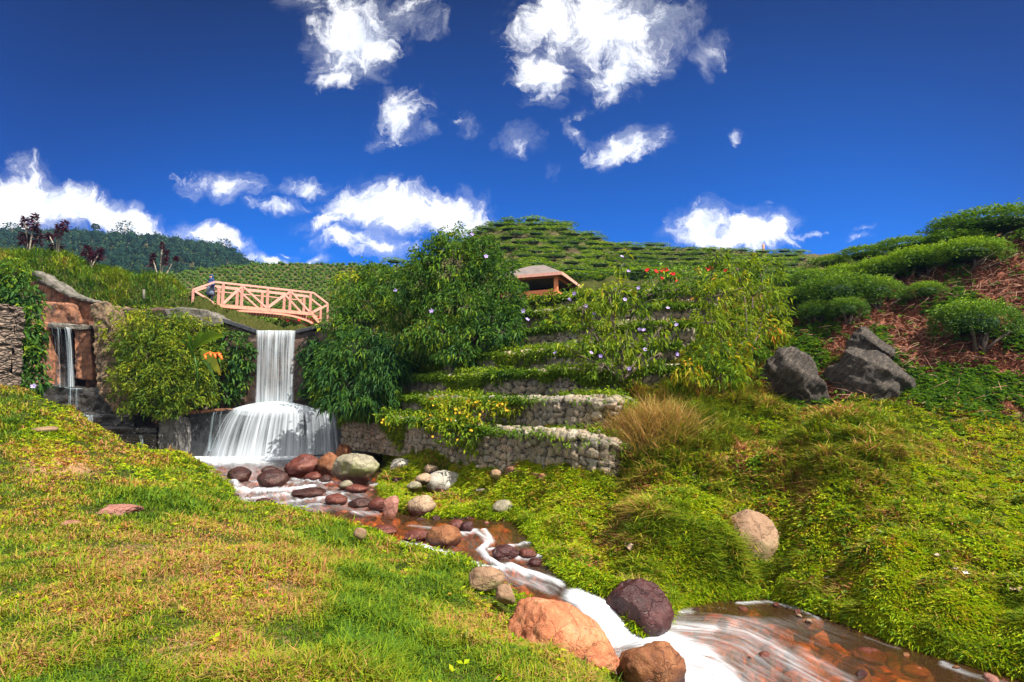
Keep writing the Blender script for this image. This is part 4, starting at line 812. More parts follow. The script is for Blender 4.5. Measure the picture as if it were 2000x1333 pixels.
def shrub(name, label, cat, base, lobes, leaf, mat, cover=4., droop=.5, spray=7, group=None, bark='bark', thick=.05, shell=.45, rb=0., flowers=None, seed=1, nbr=5, jit=.3, upb=.25, part='foliage'):
    g = np.random.default_rng(seed); b = P(*base); root = empty(name, b, label=label, cat=cat, group=group)
    Vs, Fs, As, n0 = [], [], [], 0; stems = MB(); fl = []
    for (px, py, Y, rx, ry) in lobes:
        C = P(px, py, Y); s = C[1]/F; r = np.array([rx*s, rx*s*.85, ry*s]); Lm, Wm = leaf[0]*s, leaf[1]*s
        ns = max(6, int(cover*math.pi*rx*ry/(spray*.5*leaf[0]*leaf[1])))
        d = unit(ns, g); rad = (shell + (1-shell)*g.random(ns)**.6)[:, None]*(1 + jit*2*(fbm(d*2.2+seed, 3, seed)-.5))[:, None]
        pt = C + d*r*rad; out = nrm(d + [0, 0, upb])
        k = spray; pp = np.repeat(pt, k, 0) + g.normal(size=(ns*k, 3))*Lm*.35
        D = nrm(np.repeat(out, k, 0)*.6 + unit(ns*k, g)*.8 + [0, 0, -droop*.6])
        rn = np.clip(np.repeat(g.random(ns), k)*.55 + g.random(ns*k)*.5 + rb, 0, 1)
        rn = np.clip(rn + g.normal()*.10, 0, 1)
        V, Fc, A_ = leafquads(pp, D, Lm*g.uniform(.6, 1.25, ns*k), Wm*g.uniform(.7, 1.2, ns*k), droop, rn, g=g)
        Vs.append(V); Fs.append(Fc+n0); As.append(A_); n0 += len(V)
        m = (b+C)/2 + g.normal(size=3)*.12*np.linalg.norm(C-b); m[2] = b[2]+(C[2]-b[2])*.5
        tt_ = np.linspace(0, 1, 7)[:, None]; path = b*(1-tt_)**2 + 2*m*tt_*(1-tt_) + C*tt_**2
        stems.tube(path-b, np.linspace(thick, thick*.45, 7), 6)
        for q in range(nbr):
            e = pt[g.integers(ns)]; mm = (C+e)/2+g.normal(size=3)*.1*np.linalg.norm(e-C)
            stems.tube(np.stack([C, mm, e])-b, [thick*.42, thick*.28, thick*.12], 5)
        if flowers:
            for q in range(flowers[1] if len(lobes) < 4 else max(1, flowers[1]//len(lobes)*1)): fl.append(C + unit(1, g)[0]*r*np.array([1, 1, 1])*1.02)
    obj('stems', stems.mesh('stems', M[bark]), root)
    obj(part, mesh(part, np.concatenate(Vs)-b, [np.concatenate(Fs)], M[mat], {'rnd': np.concatenate(As)}, False), root)
    for c in fl:
        c[1] -= abs(c[1])*.01; flower(root, c-b, flowers[2]*c[1]/F, flowers[0], g)
    return root
def flower(root, c, r, mat, g):
    mb = MB(); ax_ = nrm(np.array([g.normal()*.4, -1, .5+g.normal()*.3]))
    a = nrm(np.cross(ax_, [1., .2, 0])); b = np.cross(ax_, a)
    for k in range(5):
        th = k*1.2566; D = (a*math.cos(th)+b*math.sin(th))*.9 + ax_*.35
        S = np.cross(nrm(D), ax_)
        mb.add([[0, 0, 0], D*r*.6-S*r*.38, D*r*.6+S*r*.38, D*r-S*r*.2, D*r+S*r*.2], [[[0, 2, 1]], [[1, 2, 4, 3]]], g.random())
    return obj('flower', mb.mesh('flower', M[mat], False), root, c)
# ------------------------------------------------------------------ the wooded slope by the fall
shrub('willowy_tree', 'tallest willowy green tree in the middle, its top against the cloud', 'tree', (885, 700, 25.), [(885, 525, 25, 85, 50), (820, 560, 25, 60, 50), (955, 545, 25, 60, 50), (885, 475, 25.3, 50, 30), (940, 490, 25.3, 45, 32), (835, 505, 25.2, 40, 30), (990, 580, 24, 45, 45), (900, 600, 24, 80, 42), (860, 470, 25.3, 20, 14), (970, 620, 23.5, 60, 35)], (11.5, 3.4), 'tree', 3.4, .45, 8, thick=.07, seed=3, rb=.0, jit=.45, flowers=('petal', 10, 5))
shrub('willowy_tree', 'yellowish green willowy tree between the pink bridge and the tallest tree', 'tree', (720, 690, 28.), [(720, 590, 28, 65, 42), (690, 560, 29, 45, 32), (770, 560, 28, 50, 42), (690, 625, 27.5, 52, 26), (665, 640, 27, 35, 22), (780, 610, 27, 50, 40), (735, 530, 29, 35, 25)], (11, 3.4), 'tree', 3., .45, 8, thick=.06, seed=5, rb=-.10, jit=.45)
shrub('bamboo_shrub', 'dark green drooping bamboo clump just right of the waterfall', 'bamboo', (720, 800, 24.2), [(705, 690, 25, 80, 48), (675, 745, 24.3, 66, 45), (735, 775, 23.6, 45, 30), (640, 720, 24.8, 36, 42), (765, 700, 24.4, 45, 50), (690, 785, 23.5, 52, 22), (750, 735, 23.8, 45, 45), (650, 770, 24, 34, 26)], (15, 3.9), 'bamboo', 3.8, .65, 9, thick=.03, seed=8)
shrub('leafy_shrub', 'dark shaded shrub under the tallest tree, above the stone walls', 'shrub', (880, 705, 23.4), [(860, 650, 23.6, 60, 36), (930, 660, 23.2, 60, 32), (820, 670, 24, 45, 32), (985, 650, 22.6, 40, 26), (900, 690, 22.8, 50, 20)], (12, 4), 'bamboo', 3.2, .6, 7, thick=.03, seed=10, rb=-.1)
shrub('leafy_shrub', 'narrow dark shrub on the dam face right of the waterfall curtain', 'shrub', (612, 800, 29.4), [(605, 680, 29.5, 18, 26), (625, 700, 29.3, 26, 40), (600, 720, 29.5, 14, 30), (612, 760, 29.2, 20, 35)], (14, 5), 'bamboo', 3., .6, 6, thick=.02, seed=12)
shrub('creeper_patch', 'dark leafy creeper on the dam face left of the waterfall curtain', 'creeper', (455, 800, 29.6), [(450, 670, 29.6, 40, 26), (470, 700, 29.6, 26, 36), (440, 720, 29.5, 36, 40), (470, 740, 29.6, 20, 30), (440, 770, 29.5, 30, 22)], (10, 6), 'bamboo', 2.6, .5, 5, thick=.02, seed=14)
shrub('leafy_bank_bush', 'large yellow green leafy bush spilling over the left bank below the embankment', 'bush', (310, 800, 28.2), [(265, 640, 29, 60, 36), (325, 640, 29, 55, 30), (285, 690, 28.2, 62, 45), (350, 690, 28.3, 52, 48), (265, 740, 27.6, 42, 42), (320, 745, 27.4, 50, 40), (385, 650, 29, 35, 30), (380, 730, 28.2, 34, 36), (300, 785, 27.2, 40, 22), (360, 775, 27.6, 36, 24), (405, 765, 28.4, 20, 20), (228, 618, 30.5, 28, 18), (225, 670, 29.4, 22, 30), (300, 612, 30.5, 40, 16), (370, 628, 30, 40, 16), (415, 700, 29, 26, 30), (420, 650, 29.4, 20, 18), (250, 795, 27.4, 16, 14), (335, 800, 27.2, 26, 14)], (10, 3.0), 'bank', 3.4, .35, 7, thick=.03, seed=16, upb=.5, jit=.55)
shrub('climbing_shrub', 'dark green climbing shrub with lilac flowers beside the stone pillar', 'shrub', (45, 770, 23.5), [(30, 535, 24.6, 28, 30), (45, 580, 24.4, 34, 36), (50, 630, 24, 32, 40), (35, 680, 23.6, 32, 40), (62, 700, 23.6, 26, 40), (60, 750, 23.2, 28, 26), (5, 560, 24.6, 30, 40), (70, 660, 24, 18, 40)], (13, 6), 'bamboo', 3.6, .5, 6, thick=.03, seed=18, flowers=('petal', 8, 5.5), rb=-.14)
shrub('flowering_shrub', 'sparse flowering shrub with lilac blooms and yellowing leaves on the terraces', 'shrub', (1215, 745, 17.2), [(1190, 575, 17.6, 62, 40), (1140, 600, 17.6, 45, 40), (1245, 600, 17.6, 55, 40), (1160, 650, 17.4, 55, 35), (1120, 690, 17.2, 42, 28), (1220, 670, 17.2, 55, 40), (1290, 640, 17.8, 45, 40), (1180, 710, 17, 50, 28), (1215, 515, 18, 22, 24), (1290, 690, 17.2, 36, 28)], (13, 5), 'yellow', .85, .6, 5, thick=.035, seed=20, flowers=('petal', 20, 4.6), nbr=8, shell=.2)
shrub('willowy_shrub', 'bright yellow green willowy shrub left of the tea covered hillside', 'shrub', (1450, 720, 17.), [(1440, 525, 17.6, 52, 32), (1485, 530, 17.6, 40, 34), (1410, 575, 17.4, 46, 36), (1470, 580, 17.2, 52, 40), (1515, 600, 17, 34, 36), (1440, 635, 16.8, 55, 34), (1380, 630, 17.4, 38, 28), (1500, 640, 16.6, 40, 30), (1400, 505, 17.8, 22, 18)], (12.5, 4.2), 'yellow', 1.9, .45, 7, thick=.04, seed=22, rb=.04)
shrub('willowy_shrub', 'low green willowy bush below the tall yellow green shrub, beside the black slate', 'shrub', (1430, 790, 15.8), [(1430, 690, 16.2, 50, 28), (1380, 690, 16.4, 42, 28), (1470, 700, 16, 36, 30), (1410, 730, 15.6, 50, 28), (1460, 745, 15.4, 36, 28), (1350, 720, 16.2, 30, 24)], (13, 4.5), 'creeper', 2.6, .6, 6, thick=.025, seed=24)
shrub('yellow_flower_bush', 'yellow flowered bush tumbling over the two lowest gabion walls', 'bush', (890, 880, 18.4), [(900, 800, 19, 70, 26), (850, 815, 20, 45, 26), (950, 810, 18, 50, 28), (890, 840, 18.2, 52, 30), (930, 860, 17.4, 34, 24), (1000, 800, 17.6, 30, 20), (780, 815, 22.6, 46, 16)], (11, 5), 'creeper', 2.3, .4, 6, thick=.02, seed=26, flowers=('yellowpetal', 30, 2.8), rb=-.1)
shrub('round_shrub', 'round leafy green shrub on the middle terrace below the flowering shrub', 'shrub', (985, 745, 20.6), [(985, 732, 20.4, 34, 20), (1010, 740, 20.2, 22, 14)], (9, 5), 'creeper', 3.2, .4, 6, thick=.02, seed=28, rb=.1)
shrub('round_shrub', 'bright leafy shrub on the fifth terrace left of the flowering shrub', 'shrub', (1085, 655, 23), [(1085, 630, 23, 32, 22), (1060, 640, 23, 22, 14)], (11, 6), 'creeper', 3., .5, 6, thick=.02, seed=30)
shrub('hedge', 'clipped mossy hedge along the top terrace beside the pavilion', 'hedge', (1220, 585, 27), [(x, 587-(x-1040)*.075+3*math.sin(x*.05), 27.2, 28, 12) for x in range(1040, 1410, 28)], (8, 4.5), 'creeper', 3., .2, 6, thick=.02, seed=32, nbr=2)
shrub('hibiscus_bush', 'low bush dotted with red flowers in front of the far tea rows', 'bush', (1320, 545, 29), [(1320, 535, 29.5, 60, 14), (1280, 540, 29.5, 30, 10), (1385, 538, 29.5, 34, 12)], (9, 5), 'tea', 2.2, .4, 6, thick=.02, seed=34, flowers=('redpetal', 4, 6))
shrub('leafy_shrub', 'low green bush under the left end of the footbridge', 'shrub', (540, 640, 38), [(520, 632, 38, 26, 10), (560, 634, 38, 26, 9), (495, 624, 40, 26, 10), (545, 618, 42, 30, 9), (455, 622, 40, 22, 10)], (7, 4), 'tea', 3., .3, 5, thick=.02, seed=36)
shrub('hibiscus_bush', 'red flowered bush at the right foot of the footbridge', 'bush', (600, 630, 39), [(590, 634, 39.5, 22, 11), (616, 630, 40, 20, 12), (580, 620, 42, 24, 9)], (7, 4), 'tea', 3., .3, 5, thick=.02, seed=38, flowers=('redpetal', 3, 5))
# ------------------------------------------------------------------ ground cover
cell = lambda a: (a[:-1, :-1]+a[1:, :-1]+a[:-1, 1:]+a[1:, 1:])/4
Pg = np.stack([XX, YY, ZZ], -1)
nrm_c = np.cross(Pg[:-1, 1:]-Pg[:-1, :-1], Pg[1:, :-1]-Pg[:-1, :-1]); area = np.linalg.norm(nrm_c, axis=-1); Nc = nrm_c/np.maximum(area, 1e-9)[..., None]
cx_, cy_, cY, cX, cZ, cS, cH, cD = cell(PX), cell(PY), cell(YY), cell(XX), cell(ZZ), cell(sd), cell(hm), cell(soil)
o_ = np.argsort(SD[:, 1]); xm = np.interp(cY, ((SL+SR)/2)[o_, 1], ((SL+SR)/2)[o_, 0])
right = (cX > xm) & ((cY < 26) | (cX > -6)); vis = (cx_ > -220) & (cx_ < 2220) & (cy_ < 1430) & (cy_ > 380)
def scatter(n, w, g):
    w = np.where(vis & (cS < -.02), w, 0)*area/np.maximum(cY, 2.5)**2; c = np.cumsum(w.ravel()); k = np.searchsorted(c, g.random(n)*c[-1])
    j, i = np.unravel_index(np.minimum(k, c.size-1), w.shape); a, b = g.random(n)[:, None], g.random(n)[:, None]
    p = (Pg[j, i]*(1-a)+Pg[j, i+1]*a)*(1-b) + (Pg[j+1, i]*(1-a)+Pg[j+1, i+1]*a)*b
    return p, Nc[j, i], (j, i)
def bump(px, py, rx, ry): return np.exp(-(((cx_-px)/rx)**2+((cy_-py)/ry)**2))
edge = np.exp(-np.maximum(-cS, 0)/.45)
nf = fbm(np.stack([cX, cY], -1)*.9, 4, 31); nf2 = fbm(np.stack([cX, cY], -1)*3.5, 3, 33)
mound = np.maximum.reduce([bump(1650, 890, 120, 80), bump(1270, 1020, 60, 45), bump(1380, 1110, 150, 60)*.9, bump(1340, 830, 120, 100)*1.3, bump(1450, 770, 90, 70)*1.2, bump(1250, 910, 60, 40)*.9])
lush = np.maximum.reduce([bump(640, 1060, 110, 40), bump(320, 980, 120, 30), bump(700, 1180, 70, 130), bump(860, 1130, 60, 30)*.8, bump(720, 1290, 90, 60)*.7, bump(30, 830, 60, 40)*.7, bump(340, 920, 60, 24)])
def grass(name, label, n, w, Lf, dryf, seed, mat='grass', Wf=.0013, lean=(.35, 1.), base=.80):
    g = np.random.default_rng(seed); p, N, ji = scatter(n, w, g)
    Y = p[:, 1]; up_ = nrm(N*.35+np.array([0, 0, .65])+g.normal(size=(n, 3))*.12)
    L = Lf[ji]*(.55+1.1*np.clip((nf2[ji]-.3)*1.8, 0, 1))*g.uniform(.5, 1.4, n)*np.clip(Y/9, 1, 2.2)**.5; W_ = np.maximum(.0065, Wf*Y)*g.uniform(.6, 1.6, n)
    rn = np.clip(base - dryf[ji]*g.uniform(.15, 1.1, n) + g.normal(size=n)*.15, 0, 1)
    V, Fc, A_ = blades(p - up_*.01, up_, L, W_, g.uniform(*lean, n), rn, g)
    return obj(name, mesh(name, V, Fc, M[mat], {'rnd': A_}, False), label=label, cat='grass', kind='stuff')
lawn = (~right) & (cY < 27); emb = (cY > 29.5) & (cY < 50) & (cx_ < 720) & (cy_ < 650)
dl = np.clip(cD*1.1 + (nf-.46)*2.0 + (nf2-.5)*1.6 - lush*.6 - edge*.45 + .33, 0, 1)
grass('lawn_grass', 'short mown lawn grass with dry brown patches on the left bank', 185000, lawn*(1.1-sm(.42, .8, cD*.8 + (nf2-.5)*1.3 + (nf-.5)*.9)), .055+.05*nf+.10*lush+.05*edge, dl, 51)
grass('lawn_tufts', 'longer green grass blades standing in the left lawn', 26000, lawn*(np.clip((nf2-.5)*5, 0, 1)+lush*.8+edge*.3)*(1-.8*np.clip(cD, 0, 1)), .12+.08*lush+.02*edge, dl*.6, 52, Wf=.0020)
grass('dry_straw', 'pale dry straw lying on the left lawn', 15000, lawn*np.clip(dl-.25, 0, 1), .10+0*nf, 1.+0*dl, 54, 'dry', .0014, (.95, 1.35))
dr = np.clip(cD*1.0 + (nf-.48)*1.7 + (nf2-.5)*1.5 - edge*.35 + .08, 0, 1)
grass('bank_grass', 'bright green grass covering the right bank and mound', 180000, right*(cY < 30)*(1-cH)*(.55+.9*mound)*(1.05-sm(.45, .85, cD*.9+(nf2-.5)*1.1+(nf-.5)*.7))*(.3+1.5*np.clip((nf2-.38)*4, 0, 1)), .095+.20*mound+.08*edge, np.clip(dr-.1*mound, 0, 1), 53, Wf=.0015, base=.58)
grass('bank_tufts', 'broad bladed green tufts standing out of the right bank grass', 62000, right*(cY < 26)*(1-cH)*(.15+mound+2.2*np.clip((nf2-.52)*5, 0, 1))*(1.1-.8*np.clip(cD, 0, 1)), .15+.20*mound, np.clip(dr*.8-.05, 0, 1), 56, Wf=.0024, lean=(.5, 1.15), base=.66)
grass('dead_stems', 'dry dead stems mixed into the right bank grass', 9000, right*(cY < 26)*(1-cH)*np.clip(dr-.1, 0, 1), .16+0*nf, 1.+0*dr, 58, 'dry', .0013, (.8, 1.3))
grass('embankment_grass', 'long rough grass on the embankment above the left wall', 60000, emb*1., (.22+.25*nf)*(1-.75*np.clip((cx_-320)/70, 0, 1)), np.clip((nf-.5)*2.2-.06, -.25, 1), 55, Wf=.0012)
def herbs(name, label, n, w, Lm, Wm, seed, mat='herb', dry=None, k=4, lift=.05, cat='ground cover'):
    g = np.random.default_rng(seed); p, N, ji = scatter(n, w, g); Y = p[:, 1]
    sz = np.clip(Y/8, .8, 2.)**.7; pp = np.repeat(p + N*(g.random(n)*lift)[:, None], k, 0)
    D = nrm(unit(n*k, g)*[1, 1, .4] + np.repeat(N, k, 0)*.55)
    d = (dry[ji] if dry is not None else np.zeros(n))
    rn = np.clip(np.repeat(.47 - d*g.uniform(.2, .9, n) + g.normal(size=n)*.16, k) + g.normal(size=n*k)*.1, 0, 1)
    V, Fc, A_ = leafquads(pp, D, np.repeat(Lm*sz, k)*g.uniform(.6, 1.3, n*k), np.repeat(Wm*sz, k)*g.uniform(.7, 1.2, n*k), .25, rn, g=g)
    return obj(name, mesh(name, V, [Fc], M[mat], {'rnd': A_}, False), label=label, cat=cat, kind='stuff')
herbs('herb_cover', 'bright yellow green creeping herb carpeting the right bank', 76000, right*(cY < 28)*(1-cH)*(1.2-.9*np.clip(cD, 0, 1))*(1-.7*mound)*(.20+.5*np.clip((nf-.45)*4, 0, 1)+1.6*np.exp(-np.maximum(-cS, 0)/1.1)), .090, .028, 57, dry=dr)
herbs('lawn_weeds', 'small broad leaved weeds dotted through the left lawn', 7000, lawn*np.clip((nf-.45)*4, 0, 1)*np.clip((nf2-.42)*4, 0, 1), .055, .030, 66, 'herb', np.clip(dl*.5, 0, 1), 5, .03)
herbs('bank_weeds', 'broad leaved weeds scattered over the right bank', 9000, right*(cY < 26)*(1-cH)*np.clip((nf-.48)*5, 0, 1)*np.clip((nf2-.45)*5, 0, 1), .10, .055, 67, 'creeper', None, 6, .08)
herbs('hillside_plants', 'sparse low plants scattered over the red soil of the right hillside', 15000, cH*(cY < 28)*np.clip((nf-.50)*5+bump(1870, 760, 170, 40)*1.2+bump(1620, 690, 50, 25)*.5, .02, 1.4), .085, .05, 59, 'tree', None, 5, .12)
herbs('leaf_litter', 'dry red brown leaf litter on the right hillside', 30000, cH*(cY < 28), .07, .035, 61, 'litter', None, 2, .03, 'leaf litter')
# twigs on the slope
g = np.random.default_rng(63); p, N, ji = scatter(1100, cH*(cY < 26)*(.25+bump(1790, 690, 90, 40)*2.5+bump(1880, 570, 120, 40)+bump(1680, 560, 60, 30)+bump(1950, 540, 70, 60)), g)
mb = MB()
for a, n_ in zip(p, N):
    d = nrm(unit(1, g)[0]*[1, 1, .3] + n_*.25); L = g.uniform(.15, .8); m = a + d*L*.5 + unit(1, g)[0]*.08*L + n_*.06
    mb.tube([a+n_*.03, m, a+d*L+n_*.04], [g.uniform(.006, .014), .008, .004], 4, g.random())
obj('dry_twigs', mb.mesh('dry_twigs', M['twig']), label='tangle of dry pinkish twigs on the right hillside', cat='twigs', kind='stuff')
# creepers over the terrace treads
Vs, Fs, As, n0 = [], [], [], 0
for wi, (c, nn) in enumerate(TREADS):
    g = np.random.default_rng(70+wi); n = [9000, 9000, 9000, 7000, 7000, 6500, 5000][wi]; k = g.integers(0, len(c), n)
    s_ = k*(.045 if wi < 3 else .07); cl = fbm(np.stack([s_*.55, 0*s_+wi*7.1], -1), 3, 80)
    pxs, _ = proj(c[k][:, :3]); bare = np.where(wi == 0, sm(930, 1000, pxs)*.9, np.where(wi == 1, sm(1000, 1060, pxs)*.95, 0))*(1-sm(1195, 1215, pxs))
    hang = g.random(n) < .45; t_ = g.random(n)
    back = np.where(hang, -.16-.10*g.random(n), t_*2.1); H = c[k, 5]-c[k, 2]
    dz = np.where(hang, -H*t_**1.5*np.clip((cl-.50)*4.5, 0, 1.1), .04+np.clip((cl-.38)*1.1, .03, (.24, .24, .3, .26, .24, .2, .12)[wi])*g.random(n))
    keep_ = g.random(n) > bare*np.where(hang | (back < .7), 1, .5)
    p = np.stack([c[k, 0]-nn[k, 0]*back, c[k, 1]-nn[k, 1]*back, c[k, 5]+dz], -1)[keep_]; m = len(p)
    D = nrm(unit(m, g)*.9+np.stack([nn[k, 0], nn[k, 1], 0*k], -1)[keep_]*.5+[0, 0, .1])
    pp = np.repeat(p, 3, 0)+g.normal(size=(m*3, 3))*.05; D = nrm(np.repeat(D, 3, 0)+unit(m*3, g)*.6)
    sc_ = np.repeat(p[:, 1], 3)/18
    rn = np.clip(np.repeat((1.15-cl[keep_]*1.3)*.6+g.random(m)*.35, 3)+g.random(m*3)*.25-.05, 0, 1)
    V, Fc, A_ = leafquads(pp, D, .115*sc_**.5*g.uniform(.6, 1.3, m*3), .06*sc_**.5*g.uniform(.7, 1.2, m*3), .3, rn, g=g)
    Vs.append(V); Fs.append(Fc+n0); As.append(A_); n0 += len(V)
obj('terrace_creepers', mesh('terrace_creepers', np.concatenate(Vs), [np.concatenate(Fs)], M['creeper'], {'rnd': np.concatenate(As)}, False), label='green creeping plants growing over the gabion terraces', cat='ground cover', kind='stuff')
# plants leaning over the water along both edges
g = np.random.default_rng(68); Vs, Fs, As, n0 = [], [], [], 0
for side, (C_, O_) in enumerate(((SR, SL), (SL, SR))):
    n = 10000 if side == 0 else 5200; t_ = g.random(n)**.6*(len(C_)-16)+12; i_ = np.clip(t_.astype(int), 0, len(C_)-2); f_ = (t_-i_)[:, None]
    c_ = C_[i_]*(1-f_)+C_[i_+1]*f_; out = nrm((C_[i_]-O_[i_])*[1, 1, 0]); k_ = g.uniform(-.05, .22, n)+.10*(fbm(c_[:, :2]*2.5, 2, 8)-.5)
    p = c_+out*k_[:, None]; p[:, 2] = np.maximum(ZG(p[:, 0], p[:, 1]), c_[:, 2]+.03)+g.uniform(0, .10, n)
    ok = (p[:, 1] < 24) & (g.random(n) < np.clip((fbm(c_[:, :2]*1.6, 2, 18)-.3)*4, .1, 1)); p, out, m = p[ok], out[ok], int(ok.sum())
    pp = np.repeat(p, 5, 0)+g.normal(size=(m*5, 3))*.03; D = nrm(np.repeat(-out*.35+[0, 0, .35], 5, 0)+unit(m*5, g)*.8); sz = np.clip(np.repeat(p[:, 1], 5)/9, .8, 1.8)**.6
    V, Fc, A_ = leafquads(pp, D, .10*sz*g.uniform(.6, 1.5, m*5), .022*sz*g.uniform(.7, 1.3, m*5), .35, np.clip(.62+g.normal(size=m*5)*.2, 0, 1), g=g)
    Vs.append(V); Fs.append(Fc+n0); As.append(A_); n0 += len(V)
obj('waterside_plants', mesh('waterside_plants', np.concatenate(Vs), [np.concatenate(Fs)], M['herb'], {'rnd': np.concatenate(As)}, False), label='bright green plants leaning over the water along both stream edges', cat='ground cover', kind='stuff')
# mossy ground around the rocks and the left ledge
herbs('moss_cover', 'bright low moss plants between the boulders and the wall foot', 26000, (right*(cY > 13.5)*(cY < 27)*(cx_ < 1240)+((~right)*bump(340, 905, 70, 30)+(~right)*bump(110, 850, 60, 50)*.6+(~right)*edge*.2))*(1-.7*np.clip(cD, 0, 1)), .07, .04, 65, 'herb', np.clip(dr, 0, .6), 4, .06)
# grass clumps standing out
def clump(label, px, py, Y, n, Lm, rad, mat, seed, rnr=(.4, .9), name='grass_clump', flat=.6):
    g = np.random.default_rng(seed); b = hit(px, py, WY(px, Y)*.85, WY(px, Y)*1.2); b = P(px, py, Y) if b is None else b
    off = g.normal(size=(n, 2))*rad*.45; p = np.concatenate([b[:2]+off, np.zeros((n, 1))], -1); p[:, 2] = ZG(p[:, 0], p[:, 1])-.03
    dirn = nrm(np.concatenate([off/rad*.9, np.ones((n, 1))*.8], -1)+g.normal(size=(n, 3))*.22)
    V, Fc, A_ = blades(p, dirn, Lm*g.uniform(.45, 1.15, n), np.maximum(.009, .0010*p[:, 1])*g.uniform(.7, 1.3, n), g.uniform(.2, flat+.3, n), g.uniform(*rnr, n), g)
    return obj(name, mesh(name, V-b, Fc, M[mat], {'rnd': A_}, False), None, b, label=label, cat='grass clump')
clump('large dry straw coloured grass clump at the right end of the second gabion wall', 1265, 852, 14.6, 4200, 1.35, .9, 'dry', 81, (0, 1.))
clump('tall green grass tuft on the crest of the right bank above the pool', 1275, 1030, 11.2, 1600, .48, .42, 'grass', 82, (.45, 1.))
clump('tall pale green grass tuft on the top of the right mound', 1680, 820, 11.7, 1300, .40, .5, 'grass', 83, (.35, .9))
clump('russet dry grass fringe over the maroon boulder', 1245, 1155, 9.7, 600, .34, .3, 'dry', 84, (0, .9))
clump('reddish dry weed clump under the yellow green shrub', 1365, 700, 17.0, 700, .8, .5, 'dry', 85, (0, .6))
clump('green grass tuft at the left stream edge in front of the rapids', 655, 1052, 10.6, 900, .36, .5, 'grass', 86, (.45, .95))
clump('spiky dark green tuft at the left edge of the lawn near the pillar', 10, 832, 17.5, 300, .5, .25, 'grass', 87, (.7, 1.))
clump('long green grass tuft below the tan boulder, dipping to the lower pool', 1400, 1120, 10.2, 1500, .40, .55, 'grass', 88, (.55, 1.))
clump('green grass mass beside the dry straw clump, right of the walls', 1370, 830, 14.8, 2000, .75, .75, 'grass', 89, (.4, .95))
clump('grassy spray on the bank left of the black pointed slate', 1450, 790, 14.6, 1500, .7, .6, 'grass', 90, (.4, .95))
for i, (x, y, Yq, nn_, Lm) in enumerate([(1300, 880, 13.8, 900, .5), (1420, 850, 13.9, 900, .5), (1330, 770, 16, 900, .7), (1500, 860, 12.6, 500, .35), (1600, 900, 11, 700, .38), (1740, 870, 11.3, 600, .34), (1560, 830, 11.9, 500, .3), (1230, 930, 13.6, 500, .4), (1850, 1000, 9.9, 300, .25), (1480, 1160, 9.6, 500, .3), (1340, 1150, 10., 800, .34), (1545, 806, 13.5, 500, .34), (1640, 798, 13.6, 400, .3), (1760, 795, 13.6, 400, .3), (1620, 700, 15.4, 300, .3)]):
    clump(['grass clump right below the dry straw clump', 'grass clump below the black pointed slate, left of the mound', 'tall green clump above the dry straw clump', 'short clump beside the pale stone on the mound', 'dark clump on the left face of the mound', 'clump on the right shoulder of the mound', 'clump near the top left of the mound', 'clump by the near end of the lowest gabion wall', 'small clump in the open grass of the right bank', 'clump over the far edge of the lower pool', 'long clump beside the maroon boulder', 'grass clump at the foot of the pointed slate', 'grass clump between the two black slates', 'grass clump at the right foot of the slanting slate', 'small clump on the red slope behind the slates'][i], x, y, Yq, nn_, Lm, .5, 'grass', 120+i, (.4, .95))
# ------------------------------------------------------------------ cordylines
def cordyline(label, base, heads, seed):
    g = np.random.default_rng(seed); Y = base[2]; b = P(*base); b[2] = min(b[2], ZG(b[0], b[1]))-.05; root = empty('cordyline', b, label=label, cat='cordyline', group='purple cordylines along the embankment')
    for (px, py, r, h) in heads:
        c = P(px, py, Y+g.normal()*.25); s = Y/F; t_ = np.linspace(0, 1, 6)[:, None]; m = (b+c)/2+[(b-c)[0]*.25, 0, 0]; path = b*(1-t_)**2+2*m*t_*(1-t_)+c*t_**2
        obj('stem', MB().tube(path-b, np.linspace(.055, .035, 6), 6).mesh('stem', M['palebark']), root)
        n = int(90*h/18)+40; z = g.uniform(-h, h*.7, n)*s; p = c+np.stack([g.normal(size=n)*.03, g.normal(size=n)*.03, z], -1)
        th = g.uniform(0, 6.283, n); D = nrm(np.stack([np.cos(th), np.sin(th), g.uniform(-.3, .9, n)+z/(h*s)*.5], -1))
        V, Fc, A_ = leafquads(p, D, r*s*g.uniform(.8, 1.3, n), .075*g.uniform(.8, 1.3, n), .3, g.random(n), g=g)
        obj('leaf_rosette', mesh('leaf_rosette', V-b, [Fc], M['purple'], {'rnd': A_}, False), root)
cordyline('tallest purple cordyline group, at the far left of the embankment', (56, 502, 37), [(48, 433, 10, 12), (68, 432, 11, 18), (46, 465, 11, 14), (60, 470, 11, 14), (76, 462, 11, 14), (60, 490, 8, 8)], 91)
cordyline('purple cordyline pair with a leafy base, second from the left', (111, 508, 37), [(115, 448, 10, 14), (127, 440, 9, 12), (97, 462, 9, 6), (105, 488, 11, 14), (118, 488, 10, 14)], 92)
cordyline('squat forked purple cordyline in the middle of the embankment', (176, 530, 36), [(170, 489, 13, 10), (178, 508, 11, 16), (194, 495, 12, 11)], 93)
cordyline('slender purple cordyline group at the right, nearest the bridge', (312, 548, 37.5), [(298, 507, 8, 16), (324, 500, 8, 16), (317, 479, 5, 8), (344, 506, 7, 5)], 94)
cordyline('small red cordyline low in the grass under the second group', (90, 520, 36.2), [(89, 512, 7, 6)], 95)
